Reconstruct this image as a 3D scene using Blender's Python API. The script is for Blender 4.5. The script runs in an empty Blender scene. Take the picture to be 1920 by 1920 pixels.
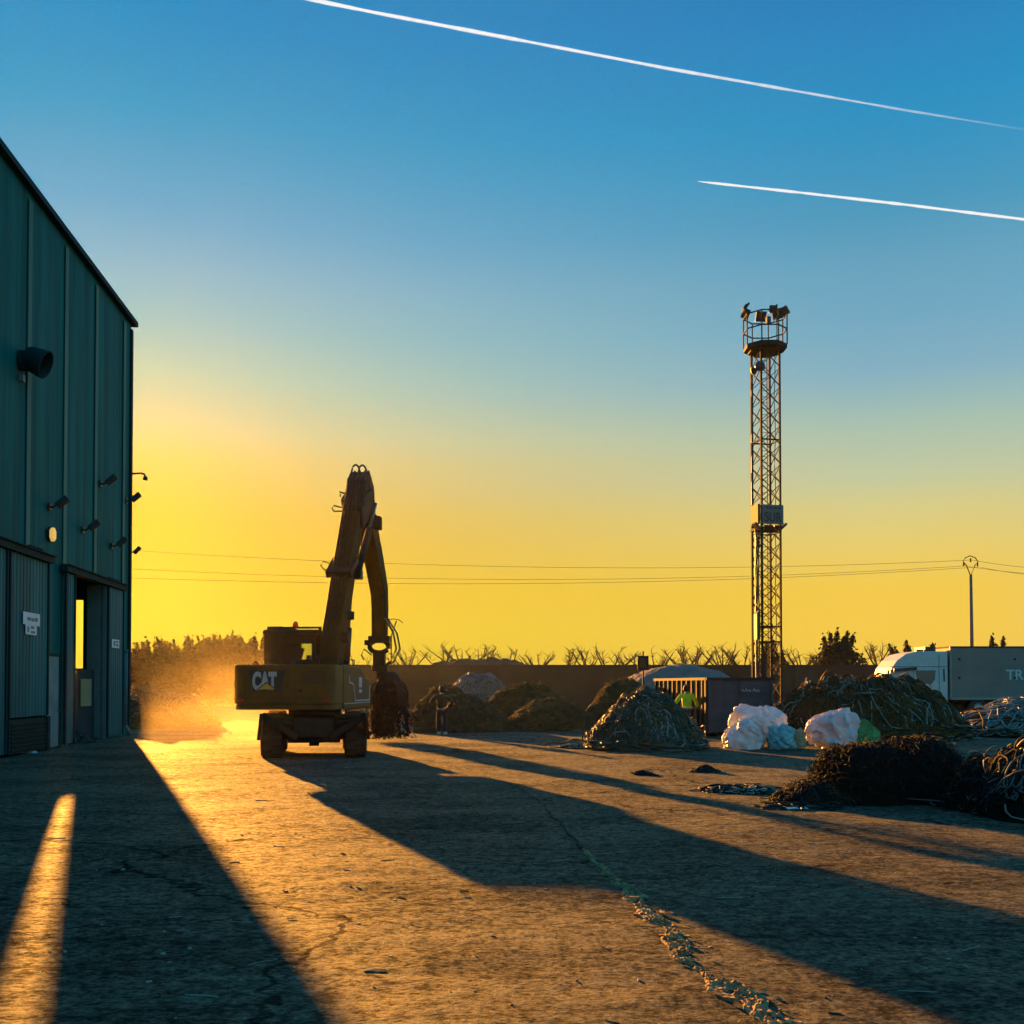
import bpy, math, random
import numpy as np
from mathutils import Vector, Matrix

random.seed(7)
RNG = np.random.default_rng(11)
S = bpy.context.scene
COL = S.collection
PI = math.pi
R = math.radians

# ------------------------------------------------------------------ camera measurements
F, CAMH, PITCH, HOR = 1900.0, 1.75, R(1.2), 1285.0
YAX = HOR - F * math.tan(PITCH)


def at(px, py, d):
    """world point seen at photo pixel (px, py) at forward distance d"""
    u, v = (px - 960) / F, (YAX - py) / F
    fw = math.cos(PITCH) - v * math.sin(PITCH)
    up = math.sin(PITCH) + v * math.cos(PITCH)
    return Vector((u / fw * d, d, CAMH + up / fw * d))


def gnd(px, py):
    v = (YAX - py) / F
    fw = math.cos(PITCH) - v * math.sin(PITCH)
    up = math.sin(PITCH) + v * math.cos(PITCH)
    return at(px, py, CAMH / (-up / fw))


def srgb(r, g, b):
    f = lambda c: (c / 255) / 12.92 if c / 255 <= .04045 else ((c / 255 + .055) / 1.055) ** 2.4
    return (f(r), f(g), f(b))


# ------------------------------------------------------------------ tagging
def tag(o, label=None, cat=None, group=None, kind=None):
    if label: o['label'] = label
    if cat: o['category'] = cat
    if group: o['group'] = group
    if kind: o['kind'] = kind
    return o


def empty(name, loc, rz=0.0):
    o = bpy.data.objects.new(name, None)
    COL.objects.link(o)
    o.location = loc
    o.rotation_euler = (0, 0, rz)
    o.empty_display_size = .3
    return o


def copy_tree(o, parent=None):
    c = o.copy()
    COL.objects.link(c)
    if parent: c.parent = parent
    for ch in list(o.children): copy_tree(ch, c)
    return c


# ------------------------------------------------------------------ noise
def _h(ix, iy, iz, seed):
    v = np.sin(ix * 127.1 + iy * 311.7 + iz * 74.7 + seed * 19.19) * 43758.5453
    return v - np.floor(v)


def vnoise(x, y, z=None, seed=0):
    x = np.asarray(x, float); y = np.asarray(y, float)
    z = np.zeros_like(x) if z is None else np.asarray(z, float)
    ix, iy, iz = np.floor(x), np.floor(y), np.floor(z)
    fx, fy, fz = x - ix, y - iy, z - iz
    fx, fy, fz = [f * f * (3 - 2 * f) for f in (fx, fy, fz)]
    r = 0
    for a in (0, 1):
        for b in (0, 1):
            for c in (0, 1):
                w = (fx if a else 1 - fx) * (fy if b else 1 - fy) * (fz if c else 1 - fz)
                r = r + w * _h(ix + a, iy + b, iz + c, seed)
    return r * 2 - 1


def fbm(x, y, z=None, seed=0, oct=4, gain=.5):
    r, a, f = 0, 1, 1
    for i in range(oct):
        r = r + a * vnoise(np.asarray(x) * f, np.asarray(y) * f, None if z is None else np.asarray(z) * f, seed + i * 7)
        a *= gain; f *= 2.03
    return r


# ------------------------------------------------------------------ mesh building
def link_mesh(name, me, m, parent=None):
    o = bpy.data.objects.new(name, me)
    if m: me.materials.append(m)
    COL.objects.link(o)
    if parent: o.parent = parent
    return o


def np_mesh(name, V, Fq, m, parent=None, smooth=True):
    """quads or tris as an (n,k) array"""
    me = bpy.data.meshes.new(name)
    V = np.ascontiguousarray(V, dtype=np.float32); Fq = np.ascontiguousarray(Fq, dtype=np.int32)
    n, k = Fq.shape
    me.vertices.add(len(V)); me.vertices.foreach_set('co', V.ravel())
    me.loops.add(n * k); me.loops.foreach_set('vertex_index', Fq.ravel())
    me.polygons.add(n)
    me.polygons.foreach_set('loop_start', np.arange(0, n * k, k, dtype=np.int32))
    me.polygons.foreach_set('loop_total', np.full(n, k, dtype=np.int32))
    me.polygons.foreach_set('use_smooth', np.full(n, smooth, dtype=bool))
    me.update(calc_edges=True); me.validate()
    return link_mesh(name, me, m, parent)


def tube_arrays(Pn, rad, sides=4):
    """Pn (n,K,3) paths, rad (n,) or (n,K) -> verts, quads"""
    n, K, _ = Pn.shape
    rad = np.asarray(rad, float)
    if rad.ndim == 1: rad = np.repeat(rad[:, None], K, 1)
    T = np.gradient(Pn, axis=1)
    T /= np.linalg.norm(T, axis=2, keepdims=True) + 1e-9
    ref = np.zeros_like(T); ref[..., 2] = 1
    st = np.abs(T[..., 2]) > .92
    ref[st] = (1, 0, 0)
    A = np.cross(T, ref); A /= np.linalg.norm(A, axis=2, keepdims=True) + 1e-9
    B = np.cross(T, A)
    an = np.arange(sides) * 2 * PI / sides
    V = Pn[:, :, None, :] + rad[:, :, None, None] * (np.cos(an)[None, None, :, None] * A[:, :, None, :] + np.sin(an)[None, None, :, None] * B[:, :, None, :])
    idx = np.arange(n * K * sides).reshape(n, K, sides)
    nx = np.roll(idx, -1, axis=2)
    Q = np.stack([idx[:, :-1], nx[:, :-1], nx[:, 1:], idx[:, 1:]], -1).reshape(-1, 4)
    return V.reshape(-1, 3), Q


def join_arrays(parts):
    V, Q, o = [], [], 0
    for v, q in parts:
        V.append(v); Q.append(q + o); o += len(v)
    return np.concatenate(V), np.concatenate(Q)


class MB:
    def __init__(s):
        s.v, s.f, s.sm = [], [], []

    def add(s, vs, fs, smooth=False):
        o = len(s.v)
        s.v += [tuple(p) for p in vs]
        s.f += [tuple(i + o for i in f) for f in fs]
        s.sm += [smooth] * len(fs)
        return s

    def box(s, c, d, rot=None):
        hx, hy, hz = d[0] / 2, d[1] / 2, d[2] / 2
        vs = [Vector((x, y, z)) for z in (-hz, hz) for (x, y) in ((-hx, -hy), (hx, -hy), (hx, hy), (-hx, hy))]
        if rot is not None: vs = [rot @ p for p in vs]
        vs = [p + Vector(c) for p in vs]
        return s.add(vs, [(3, 2, 1, 0), (4, 5, 6, 7), (0, 1, 5, 4), (1, 2, 6, 5), (2, 3, 7, 6), (3, 0, 4, 7)])

    def b2(s, x0, x1, y0, y1, z0, z1):
        return s.box(((x0 + x1) / 2, (y0 + y1) / 2, (z0 + z1) / 2), (abs(x1 - x0), abs(y1 - y0), abs(z1 - z0)))

    def bar(s, a, b, w, h=None, up=(0, 0, 1)):
        a, b = Vector(a), Vector(b); h = h or w
        t = (b - a); L = t.length; t = t / L
        upv = Vector(up)
        if abs(t.dot(upv)) > .95: upv = Vector((0, 1, 0)) if abs(t.y) < .9 else Vector((1, 0, 0))
        x = t.cross(upv).normalized(); z = x.cross(t)
        rot = Matrix((x, t, z)).transposed()
        return s.box((a + b) / 2, (w, L, h), rot)

    def tube(s, pts, r, sides=8, caps=True, smooth=True):
        pts = np.array([tuple(p) for p in pts], float)[None]
        rr = np.array(r if hasattr(r, '__len__') else [r] * pts.shape[1], float)[None]
        V, Q = tube_arrays(pts, rr, sides)
        s.add(V.tolist(), Q.tolist(), smooth)
        if caps:
            o = len(s.v) - len(V)
            s.f += [tuple(o + i for i in range(sides))[::-1], tuple(len(s.v) - sides + i for i in range(sides))]
            s.sm += [False, False]
        return s

    def prism(s, prof, x0, x1, axis='x', smooth=False):
        """closed 2D profile extruded along an axis; profile given as (a, b) of the two other axes in order"""
        n = len(prof)
        mk = {'x': lambda e, a, b: (e, a, b), 'y': lambda e, a, b: (a, e, b), 'z': lambda e, a, b: (a, b, e)}[axis]
        vs = [mk(x0, a, b) for a, b in prof] + [mk(x1, a, b) for a, b in prof]
        fs = [tuple(range(n))[::-1], tuple(range(n, 2 * n))] + [(i, (i + 1) % n, n + (i + 1) % n, n + i) for i in range(n)]
        return s.add(vs, fs, smooth)

    def lathe(s, prof, c=(0, 0, 0), n=20, rot=None, smooth=True):
        vs, fs = [], []
        for (r, z) in prof:
            for k in range(n):
                a = 2 * PI * k / n
                p = Vector((r * math.cos(a), r * math.sin(a), z))
                if rot is not None: p = rot @ p
                vs.append(p + Vector(c))
        for i in range(len(prof) - 1):
            for k in range(n):
                a, b = i * n + k, i * n + (k + 1) % n
                fs.append((a, b, b + n, a + n))
        return s.add(vs, fs, smooth)

    def build(s, name, m, parent=None, bevel=0, seg=2):
        me = bpy.data.meshes.new(name)
        me.from_pydata([tuple(p) for p in s.v], [], s.f)
        me.polygons.foreach_set('use_smooth', s.sm)
        me.update()
        o = link_mesh(name, me, m, parent)
        import bmesh
        bm = bmesh.new(); bm.from_mesh(me)
        bmesh.ops.recalc_face_normals(bm, faces=bm.faces)
        bm.to_mesh(me); bm.free()
        if bevel:
            b = o.modifiers.new('bevel', 'BEVEL'); b.width = bevel; b.segments = seg; b.limit_method = 'ANGLE'; b.angle_limit = R(40)
        return o


RX = lambda a: Matrix.Rotation(a, 3, 'X')
RY = lambda a: Matrix.Rotation(a, 3, 'Y')
RZ = lambda a: Matrix.Rotation(a, 3, 'Z')

# ------------------------------------------------------------------ materials
def mat(name, col, rough=.6, metal=0.0, spec=.5, var=.25, vscale=3.0, bump=0.0, bscale=20.0, col2=None, stretch=None, transl=0.0, coat=0.0):
    m = bpy.data.materials.new(name); m.use_nodes = True
    nt = m.node_tree; N = nt.nodes; L = nt.links
    b = N['Principled BSDF']
    b.inputs['Roughness'].default_value = rough
    b.inputs['Metallic'].default_value = metal
    b.inputs['Specular IOR Level'].default_value = spec
    b.inputs['Coat Weight'].default_value = coat
    tc = N.new('ShaderNodeTexCoord'); mp = N.new('ShaderNodeMapping')
    L.new(tc.outputs['Object'], mp.inputs['Vector'])
    if stretch: mp.inputs['Scale'].default_value = stretch
    n1 = N.new('ShaderNodeTexNoise'); n1.inputs['Scale'].default_value = vscale; n1.inputs['Detail'].default_value = 7; n1.inputs['Roughness'].default_value = .65
    L.new(mp.outputs['Vector'], n1.inputs['Vector'])
    rp = N.new('ShaderNodeValToRGB')
    rp.color_ramp.elements[0].position = .32; rp.color_ramp.elements[1].position = .70
    c2 = col2 or tuple(c * (1 - var) for c in col)
    c1 = col if col2 else tuple(min(1, c * (1 + var * .5)) for c in col)
    rp.color_ramp.elements[0].color = (*c2, 1); rp.color_ramp.elements[1].color = (*c1, 1)
    L.new(n1.outputs['Fac'], rp.inputs['Fac'])
    L.new(rp.outputs['Color'], b.inputs['Base Color'])
    if bump:
        n2 = N.new('ShaderNodeTexNoise'); n2.inputs['Scale'].default_value = bscale; n2.inputs['Detail'].default_value = 5
        L.new(mp.outputs['Vector'], n2.inputs['Vector'])
        bp = N.new('ShaderNodeBump'); bp.inputs['Strength'].default_value = bump; bp.inputs['Distance'].default_value = .05
        L.new(n2.outputs['Fac'], bp.inputs['Height']); L.new(bp.outputs['Normal'], b.inputs['Normal'])
    if transl:
        t = N.new('ShaderNodeBsdfTranslucent'); L.new(rp.outputs['Color'], t.inputs['Color'])
        mx = N.new('ShaderNodeMixShader'); mx.inputs['Fac'].default_value = transl
        L.new(b.outputs['BSDF'], mx.inputs[1]); L.new(t.outputs['BSDF'], mx.inputs[2])
        L.new(mx.outputs['Shader'], N['Material Output'].inputs['Surface'])
    return m


M = {}
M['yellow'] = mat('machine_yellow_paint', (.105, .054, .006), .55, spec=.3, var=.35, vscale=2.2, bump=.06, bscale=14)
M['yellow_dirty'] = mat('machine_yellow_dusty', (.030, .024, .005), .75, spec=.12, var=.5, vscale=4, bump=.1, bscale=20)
M['black'] = mat('black_paint', (.016, .016, .016), .5, var=.4)
M['blacksteel'] = mat('dark_greasy_steel', (.017, .017, .013), .7, spec=.15, var=.5, vscale=5, bump=.1)
M['rubber'] = mat('tyre_rubber', (.018, .017, .016), .85, var=.5, vscale=6, bump=.2, bscale=30)
M['chrome'] = mat('cylinder_rod', (.10, .09, .08), .35, metal=.6, var=.3)
M['decalgrey'] = mat('decal_pale_grey', (.42, .46, .48), .5, var=.15)
M['decalyellow'] = mat('decal_yellow', (.55, .36, .03), .5, var=.15)
M['red'] = mat('beacon_red', (.5, .04, .015), .3, var=.1, transl=.4)
M['shed'] = mat('green_sheet_metal', (.004, .150, .130), .7, var=.5, vscale=1.9, stretch=(1, 1, .05), spec=.10)
M['shedstrip'] = mat('pale_translucent_strip', (.10, .21, .155), .6, spec=.1, var=.25, vscale=1.2, stretch=(1, 1, .15))
M['sheddoor'] = mat('door_green_blue', (.012, .150, .150), .5, var=.5, vscale=1.4, stretch=(1, 1, .10), spec=.10)
M['sheddark'] = mat('shed_dark_trim', (.010, .036, .036), .7, var=.3, spec=.1)
M['doorpale'] = mat('pale_door', (.17, .27, .27), .6, var=.3, vscale=2, spec=.2)
M['shedpale'] = mat('pale_trim', (.10, .17, .16), .55, var=.25, vscale=2)
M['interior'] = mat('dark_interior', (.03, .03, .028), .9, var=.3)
M['white'] = mat('white_paint', (.72, .74, .74), .5, var=.12)
M['signgrey'] = mat('sign_lettering_grey', (.16, .2, .22), .6, var=.1)
M['lamp'] = mat('lamp_housing', (.02, .022, .024), .5, var=.3)
M['ochreboard'] = mat('ochre_board', (.34, .26, .12), .7, var=.2)
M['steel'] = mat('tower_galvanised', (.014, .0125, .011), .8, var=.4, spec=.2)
M['signface'] = mat('tower_sign_face', (.085, .12, .115), .5, var=.15)
M['signside'] = mat('tower_sign_side', (.05, .018, .003), .7, var=.15)
M['lettersdark'] = mat('tower_sign_letters', (.012, .022, .025), .6, var=.1)
M['container'] = mat('container_blue', (.035, .045, .062), .6, var=.5, vscale=3, bump=.1)
M['containerrib'] = mat('container_worn_rib', (.020, .015, .010), .85, var=.5, vscale=4)
M['truckwhite'] = mat('truck_white', (.60, .50, .45), .4, var=.15, coat=.3)
M['trailer'] = mat('trailer_grey_tarp', (.25, .20, .165), .7, var=.2, spec=.2, vscale=.6)
M['trailertrim'] = mat('trailer_trim', (.30, .27, .22), .5, var=.2)
M['letterswhite'] = mat('trailer_letters', (.55, .56, .54), .6, var=.1)
M['darkglass'] = mat('dark_cab_glass', (.05, .045, .03), .08, var=.2, coat=.5)
M['hivis'] = mat('hi_vis_fabric', (.62, .80, .02), .8, var=.2, vscale=6, bump=.2, transl=.12)
M['trousers'] = mat('dark_work_trousers', (.022, .026, .034), .85, var=.3)
M['olive'] = mat('dark_olive_jacket', (.045, .042, .018), .85, var=.4)
M['reflect'] = mat('reflective_tape', (.62, .6, .52), .35, var=.1)
M['skin'] = mat('skin', (.36, .2, .13), .6, var=.1)
M['hair'] = mat('dark_hair', (.018, .012, .008), .7, var=.3)
M['shoe'] = mat('pale_work_shoe', (.5, .46, .38), .7, var=.2)
M['bagwhite'] = mat('white_plastic_sack', (.74, .70, .69), .34, var=.22, vscale=3.5, bump=.3, bscale=5, transl=.22)
M['bagmauve'] = mat('greyish_plastic_sack', (.72, .66, .66), .34, var=.22, vscale=3.5, bump=.3, bscale=5, transl=.25)
M['bagteal'] = mat('pale_teal_sack', (.52, .56, .55), .32, var=.25, vscale=3.5, bump=.3, bscale=5, transl=.2)
M['baggreen'] = mat('green_plastic_sack', (.20, .34, .07), .4, var=.3, vscale=3.5, bump=.3, bscale=5, transl=.25)
M['bagpeach'] = mat('peach_plastic_sack', (.85, .42, .22), .45, var=.15, vscale=3.5, transl=.35)
M['cable_green'] = mat('green_brown_cable', (.052, .050, .024), .6, var=.5, vscale=2)
M['cable_brown'] = mat('brown_cable', (.105, .050, .016), .8, spec=.12, var=.5, vscale=1.2)
M['cable_black'] = mat('black_cable', (.012, .019, .021), .75, spec=.12, var=.5, vscale=2)
M['cable_pale'] = mat('pale_cable', (.20, .21, .19), .6, var=.35, vscale=2)
M['cable_loop'] = mat('grey_green_cable', (.10, .13, .13), .45, var=.2, vscale=2)
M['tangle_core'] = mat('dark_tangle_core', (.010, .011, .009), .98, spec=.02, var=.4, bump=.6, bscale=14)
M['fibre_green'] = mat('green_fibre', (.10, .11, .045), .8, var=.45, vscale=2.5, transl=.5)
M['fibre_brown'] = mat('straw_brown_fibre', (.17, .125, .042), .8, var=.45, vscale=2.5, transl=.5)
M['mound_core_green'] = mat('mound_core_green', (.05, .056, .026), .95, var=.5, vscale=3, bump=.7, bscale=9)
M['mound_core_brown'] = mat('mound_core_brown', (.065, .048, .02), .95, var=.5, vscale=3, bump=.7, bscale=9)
M['grey_heap'] = mat('grey_granulate', (.15, .135, .115), .9, var=.3, vscale=1.6, bump=.5, bscale=10)
M['soil_heap'] = mat('brown_soil', (.05, .033, .017), .95, var=.4, vscale=1, bump=.6, bscale=5)
M['yardwall'] = mat('dark_concrete_wall', (.05, .036, .02), .9, var=.6, vscale=.35, bump=.2, bscale=4)
M['bark'] = mat('bare_bark', (.07, .045, .025), .85, var=.4, vscale=5)
M['leafdark'] = mat('evergreen_leaf', (.040, .042, .014), .7, var=.5, vscale=1.2, transl=.3)
M['leafolive'] = mat('hedge_leaf', (.060, .045, .012), .7, var=.5, vscale=1.2, transl=.35)
M['pole'] = mat('concrete_pole', (.16, .13, .10), .8, var=.25)
M['wire'] = mat('overhead_wire', (.05, .045, .035), .6, var=.1)
M['rubble'] = mat('pale_broken_concrete', (.42, .27, .125), .85, var=.7, vscale=5, spec=.1, bump=.5, bscale=30)
M['litter'] = mat('pale_litter', (.38, .33, .25), .7, var=.5, vscale=1.5)
M['litterdark'] = mat('dark_litter', (.03, .026, .02), .8, var=.5, vscale=1.5)
M['powder'] = mat('white_powder', (.50, .55, .54), .9, var=.25, bump=.3)
M['soot'] = mat('dark_scrap', (.022, .026, .02), .8, var=.5)

m = bpy.data.materials.new('clear_glass'); m.use_nodes = True
N = m.node_tree.nodes; Lk = m.node_tree.links
gl = N.new('ShaderNodeBsdfGlossy'); gl.inputs['Roughness'].default_value = .05
tr = N.new('ShaderNodeBsdfTransparent'); tr.inputs['Color'].default_value = (.85, .88, .82, 1)
mx = N.new('ShaderNodeMixShader'); fr = N.new('ShaderNodeFresnel'); fr.inputs['IOR'].default_value = 1.45
Lk.new(fr.outputs['Fac'], mx.inputs['Fac']); Lk.new(tr.outputs['BSDF'], mx.inputs[1]); Lk.new(gl.outputs['BSDF'], mx.inputs[2])
Lk.new(mx.outputs['Shader'], N['Material Output'].inputs['Surface'])
M['glass'] = m

m = bpy.data.materials.new('amber_lamp_glass'); m.use_nodes = True
b = m.node_tree.nodes['Principled BSDF']
b.inputs['Base Color'].default_value = (.7, .42, .12, 1)
b.inputs['Emission Color'].default_value = (1, .55, .12, 1); b.inputs['Emission Strength'].default_value = .075
M['amber'] = m

# ------------------------------------------------------------------ sky, sun, camera
EV = 3.2
SKYS = .12
SUN_EL = R(7.6)
SUN_AZ = math.atan((172 - 960) / F)           # negative: left of straight ahead
SUNV = Vector((math.sin(SUN_AZ) * math.cos(SUN_EL), math.cos(SUN_AZ) * math.cos(SUN_EL), math.sin(SUN_EL)))


def make_world():
    w = bpy.data.worlds.new('World'); S.world = w; w.use_nodes = True
    nt = w.node_tree; N = nt.nodes; L = nt.links
    bg = N['Background']
    sky = N.new('ShaderNodeTexSky'); sky.sky_type = 'NISHITA'; sky.sun_disc = False
    sky.sun_elevation = SUN_EL; sky.sun_rotation = SUN_AZ
    tc = N.new('ShaderNodeTexCoord')
    nrm = N.new('ShaderNodeVectorMath'); nrm.operation = 'NORMALIZE'; L.new(tc.outputs['Generated'], nrm.inputs[0])
    sp = N.new('ShaderNodeSeparateXYZ'); L.new(nrm.outputs[0], sp.inputs[0])
    # closeness in azimuth to the sun
    hz = N.new('ShaderNodeCombineXYZ'); L.new(sp.outputs['X'], hz.inputs['X']); L.new(sp.outputs['Y'], hz.inputs['Y'])
    hn = N.new('ShaderNodeVectorMath'); hn.operation = 'NORMALIZE'; L.new(hz.outputs[0], hn.inputs[0])
    dt = N.new('ShaderNodeVectorMath'); dt.operation = 'DOT_PRODUCT'; L.new(hn.outputs[0], dt.inputs[0])
    dt.inputs[1].default_value = (math.sin(SUN_AZ), math.cos(SUN_AZ), 0)
    ac = N.new('ShaderNodeMath'); ac.operation = 'ARCCOSINE'; L.new(dt.outputs['Value'], ac.inputs[0])

    def ramp(stops, comp=0.0):
        r = N.new('ShaderNodeValToRGB'); cr = r.color_ramp
        while len(cr.elements) < len(stops): cr.elements.new(.5)
        for e, (p, c) in zip(cr.elements, stops):
            e.position = p; a_ = comp * float(np.interp(p, [.0, .12, .165, .236, .324, .44, .54], [.50, .50, .45, .32, .18, .07, .03]))
            e.color = (*[max(v - a_ * k_, .02) / 2 ** EV / SKYS for v, k_ in zip(srgb(*c), (1, .22, .12))], 1)
        L.new(sp.outputs['Z'], r.inputs['Fac'])
        return r

    near = ramp(SKY_NEAR, .45); far = ramp(SKY_FAR); anti = ramp(SKY_ANTI)

    def rng(a, bb, smooth=True):
        q = N.new('ShaderNodeMapRange'); q.inputs['From Min'].default_value = a; q.inputs['From Max'].default_value = bb
        q.interpolation_type = 'SMOOTHSTEP' if smooth else 'LINEAR'
        L.new(ac.outputs[0], q.inputs['Value']); return q

    m1 = N.new('ShaderNodeMix'); m1.data_type = 'RGBA'; L.new(rng(R(0), R(42), False).outputs[0], m1.inputs['Factor'])
    L.new(near.outputs['Color'], m1.inputs[6]); L.new(far.outputs['Color'], m1.inputs[7])
    m2 = N.new('ShaderNodeMix'); m2.data_type = 'RGBA'; L.new(rng(R(45), R(85)).outputs[0], m2.inputs['Factor'])
    L.new(m1.outputs[2], m2.inputs[6]); L.new(anti.outputs['Color'], m2.inputs[7])
    # hand-set evening gradient, with only a trace of the physical sky mixed in
    sc = N.new('ShaderNodeMix'); sc.data_type = 'RGBA'; sc.inputs['Factor'].default_value = .998
    mul = N.new('ShaderNodeVectorMath'); mul.operation = 'SCALE'; mul.inputs['Scale'].default_value = .35
    L.new(sky.outputs['Color'], mul.inputs[0]); L.new(mul.outputs[0], sc.inputs[6]); L.new(m2.outputs[2], sc.inputs[7])
    ds = N.new('ShaderNodeVectorMath'); ds.operation = 'DOT_PRODUCT'; L.new(nrm.outputs[0], ds.inputs[0]); ds.inputs[1].default_value = tuple(SUNV)
    cl = N.new('ShaderNodeMath'); cl.operation = 'MAXIMUM'; cl.inputs[1].default_value = 0; L.new(ds.outputs['Value'], cl.inputs[0])
    pw = N.new('ShaderNodeMath'); pw.operation = 'POWER'; pw.inputs[1].default_value = 110; L.new(cl.outputs[0], pw.inputs[0])
    gc = N.new('ShaderNodeVectorMath'); gc.operation = 'SCALE'; gc.inputs[0].default_value = tuple(v / 2 ** EV / SKYS for v in (.45, .19, .015)); L.new(pw.outputs[0], gc.inputs['Scale'])
    ga_ = N.new('ShaderNodeVectorMath'); ga_.operation = 'ADD'; L.new(sc.outputs[2], ga_.inputs[0]); L.new(gc.outputs[0], ga_.inputs[1])
    L.new(ga_.outputs[0], bg.inputs['Color']); bg.inputs['Strength'].default_value = SKYS


SKY_NEAR = [(0, (240, 192, 55)), (.052, (248, 203, 42)), (.092, (250, 196, 26)), (.117, (249, 191, 34)), (.141, (248, 187, 50)), (.165, (246, 187, 66)), (.189, (244, 192, 84)), (.213, (241, 199, 108)), (.236, (228, 205, 142)),
            (.281, (197, 208, 172)), (.324, (166, 197, 192)), (.365, (148, 186, 204)), (.405, (120, 173, 206)), (.442, (98, 165, 202)), (.477, (74, 158, 200)), (.541, (34, 143, 197)), (.75, (0, 105, 172))]
SKY_FAR = [(0, (240, 196, 78)), (.052, (243, 200, 74)), (.092, (241, 200, 76)), (.117, (234, 202, 98)), (.141, (224, 203, 118)), (.165, (213, 203, 135)), (.189, (194, 200, 158)), (.236, (166, 192, 175)), (.258, (148, 184, 184)),
           (.281, (130, 175, 193)), (.324, (112, 168, 194)), (.365, (100, 162, 190)), (.405, (74, 153, 189)), (.442, (54, 148, 193)), (.477, (34, 143, 194)), (.541, (0, 128, 189)), (.75, (0, 96, 165))]
SKY_ANTI = [(0, (135, 185, 195)), (.12, (118, 190, 212)), (.3, (70, 185, 222)), (.5, (10, 165, 216)), (1, (0, 140, 203))]
make_world()

sun = bpy.data.lights.new('sun', 'SUN'); sun.energy = 2.9; sun.angle = R(.5); sun.color = (1.0, .40, .055)
so = bpy.data.objects.new('sun', sun); COL.objects.link(so)
so.rotation_euler = (-SUNV).to_track_quat('-Z', 'Y').to_euler()
so.location = SUNV * 200

cd = bpy.data.cameras.new('camera'); cam = bpy.data.objects.new('camera', cd); COL.objects.link(cam)
cam.location = (0, 0, CAMH); cam.rotation_euler = (R(90) + PITCH, 0, 0)
cd.sensor_width = 36; cd.lens = 36 * F / 1920; cd.shift_y = (YAX - 960) / 1920
cd.clip_start = .1; cd.clip_end = 60000
S.camera = cam
S.view_settings.view_transform = 'Standard'; S.view_settings.look = 'None'
S.view_settings.exposure = EV; S.view_settings.gamma = 1
S.render.engine = 'CYCLES'
S.cycles.use_denoising = True
S.cycles.max_bounces = 8; S.cycles.diffuse_bounces = 3; S.cycles.glossy_bounces = 2; S.cycles.transmission_bounces = 3
S.cycles.transparent_max_bounces = 12; S.cycles.volume_bounces = 1
S.cycles.volume_max_steps = 96
S.cycles.sample_clamp_indirect = 4
S.cycles.use_fast_gi = False

# ------------------------------------------------------------------ ground
def ground_z(x, y):
    z = .020 * fbm(x * .30, y * .30, seed=3, oct=3) + .008 * fbm(x * 1.1, y * 1.9, seed=5, oct=3)
    return z


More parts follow.
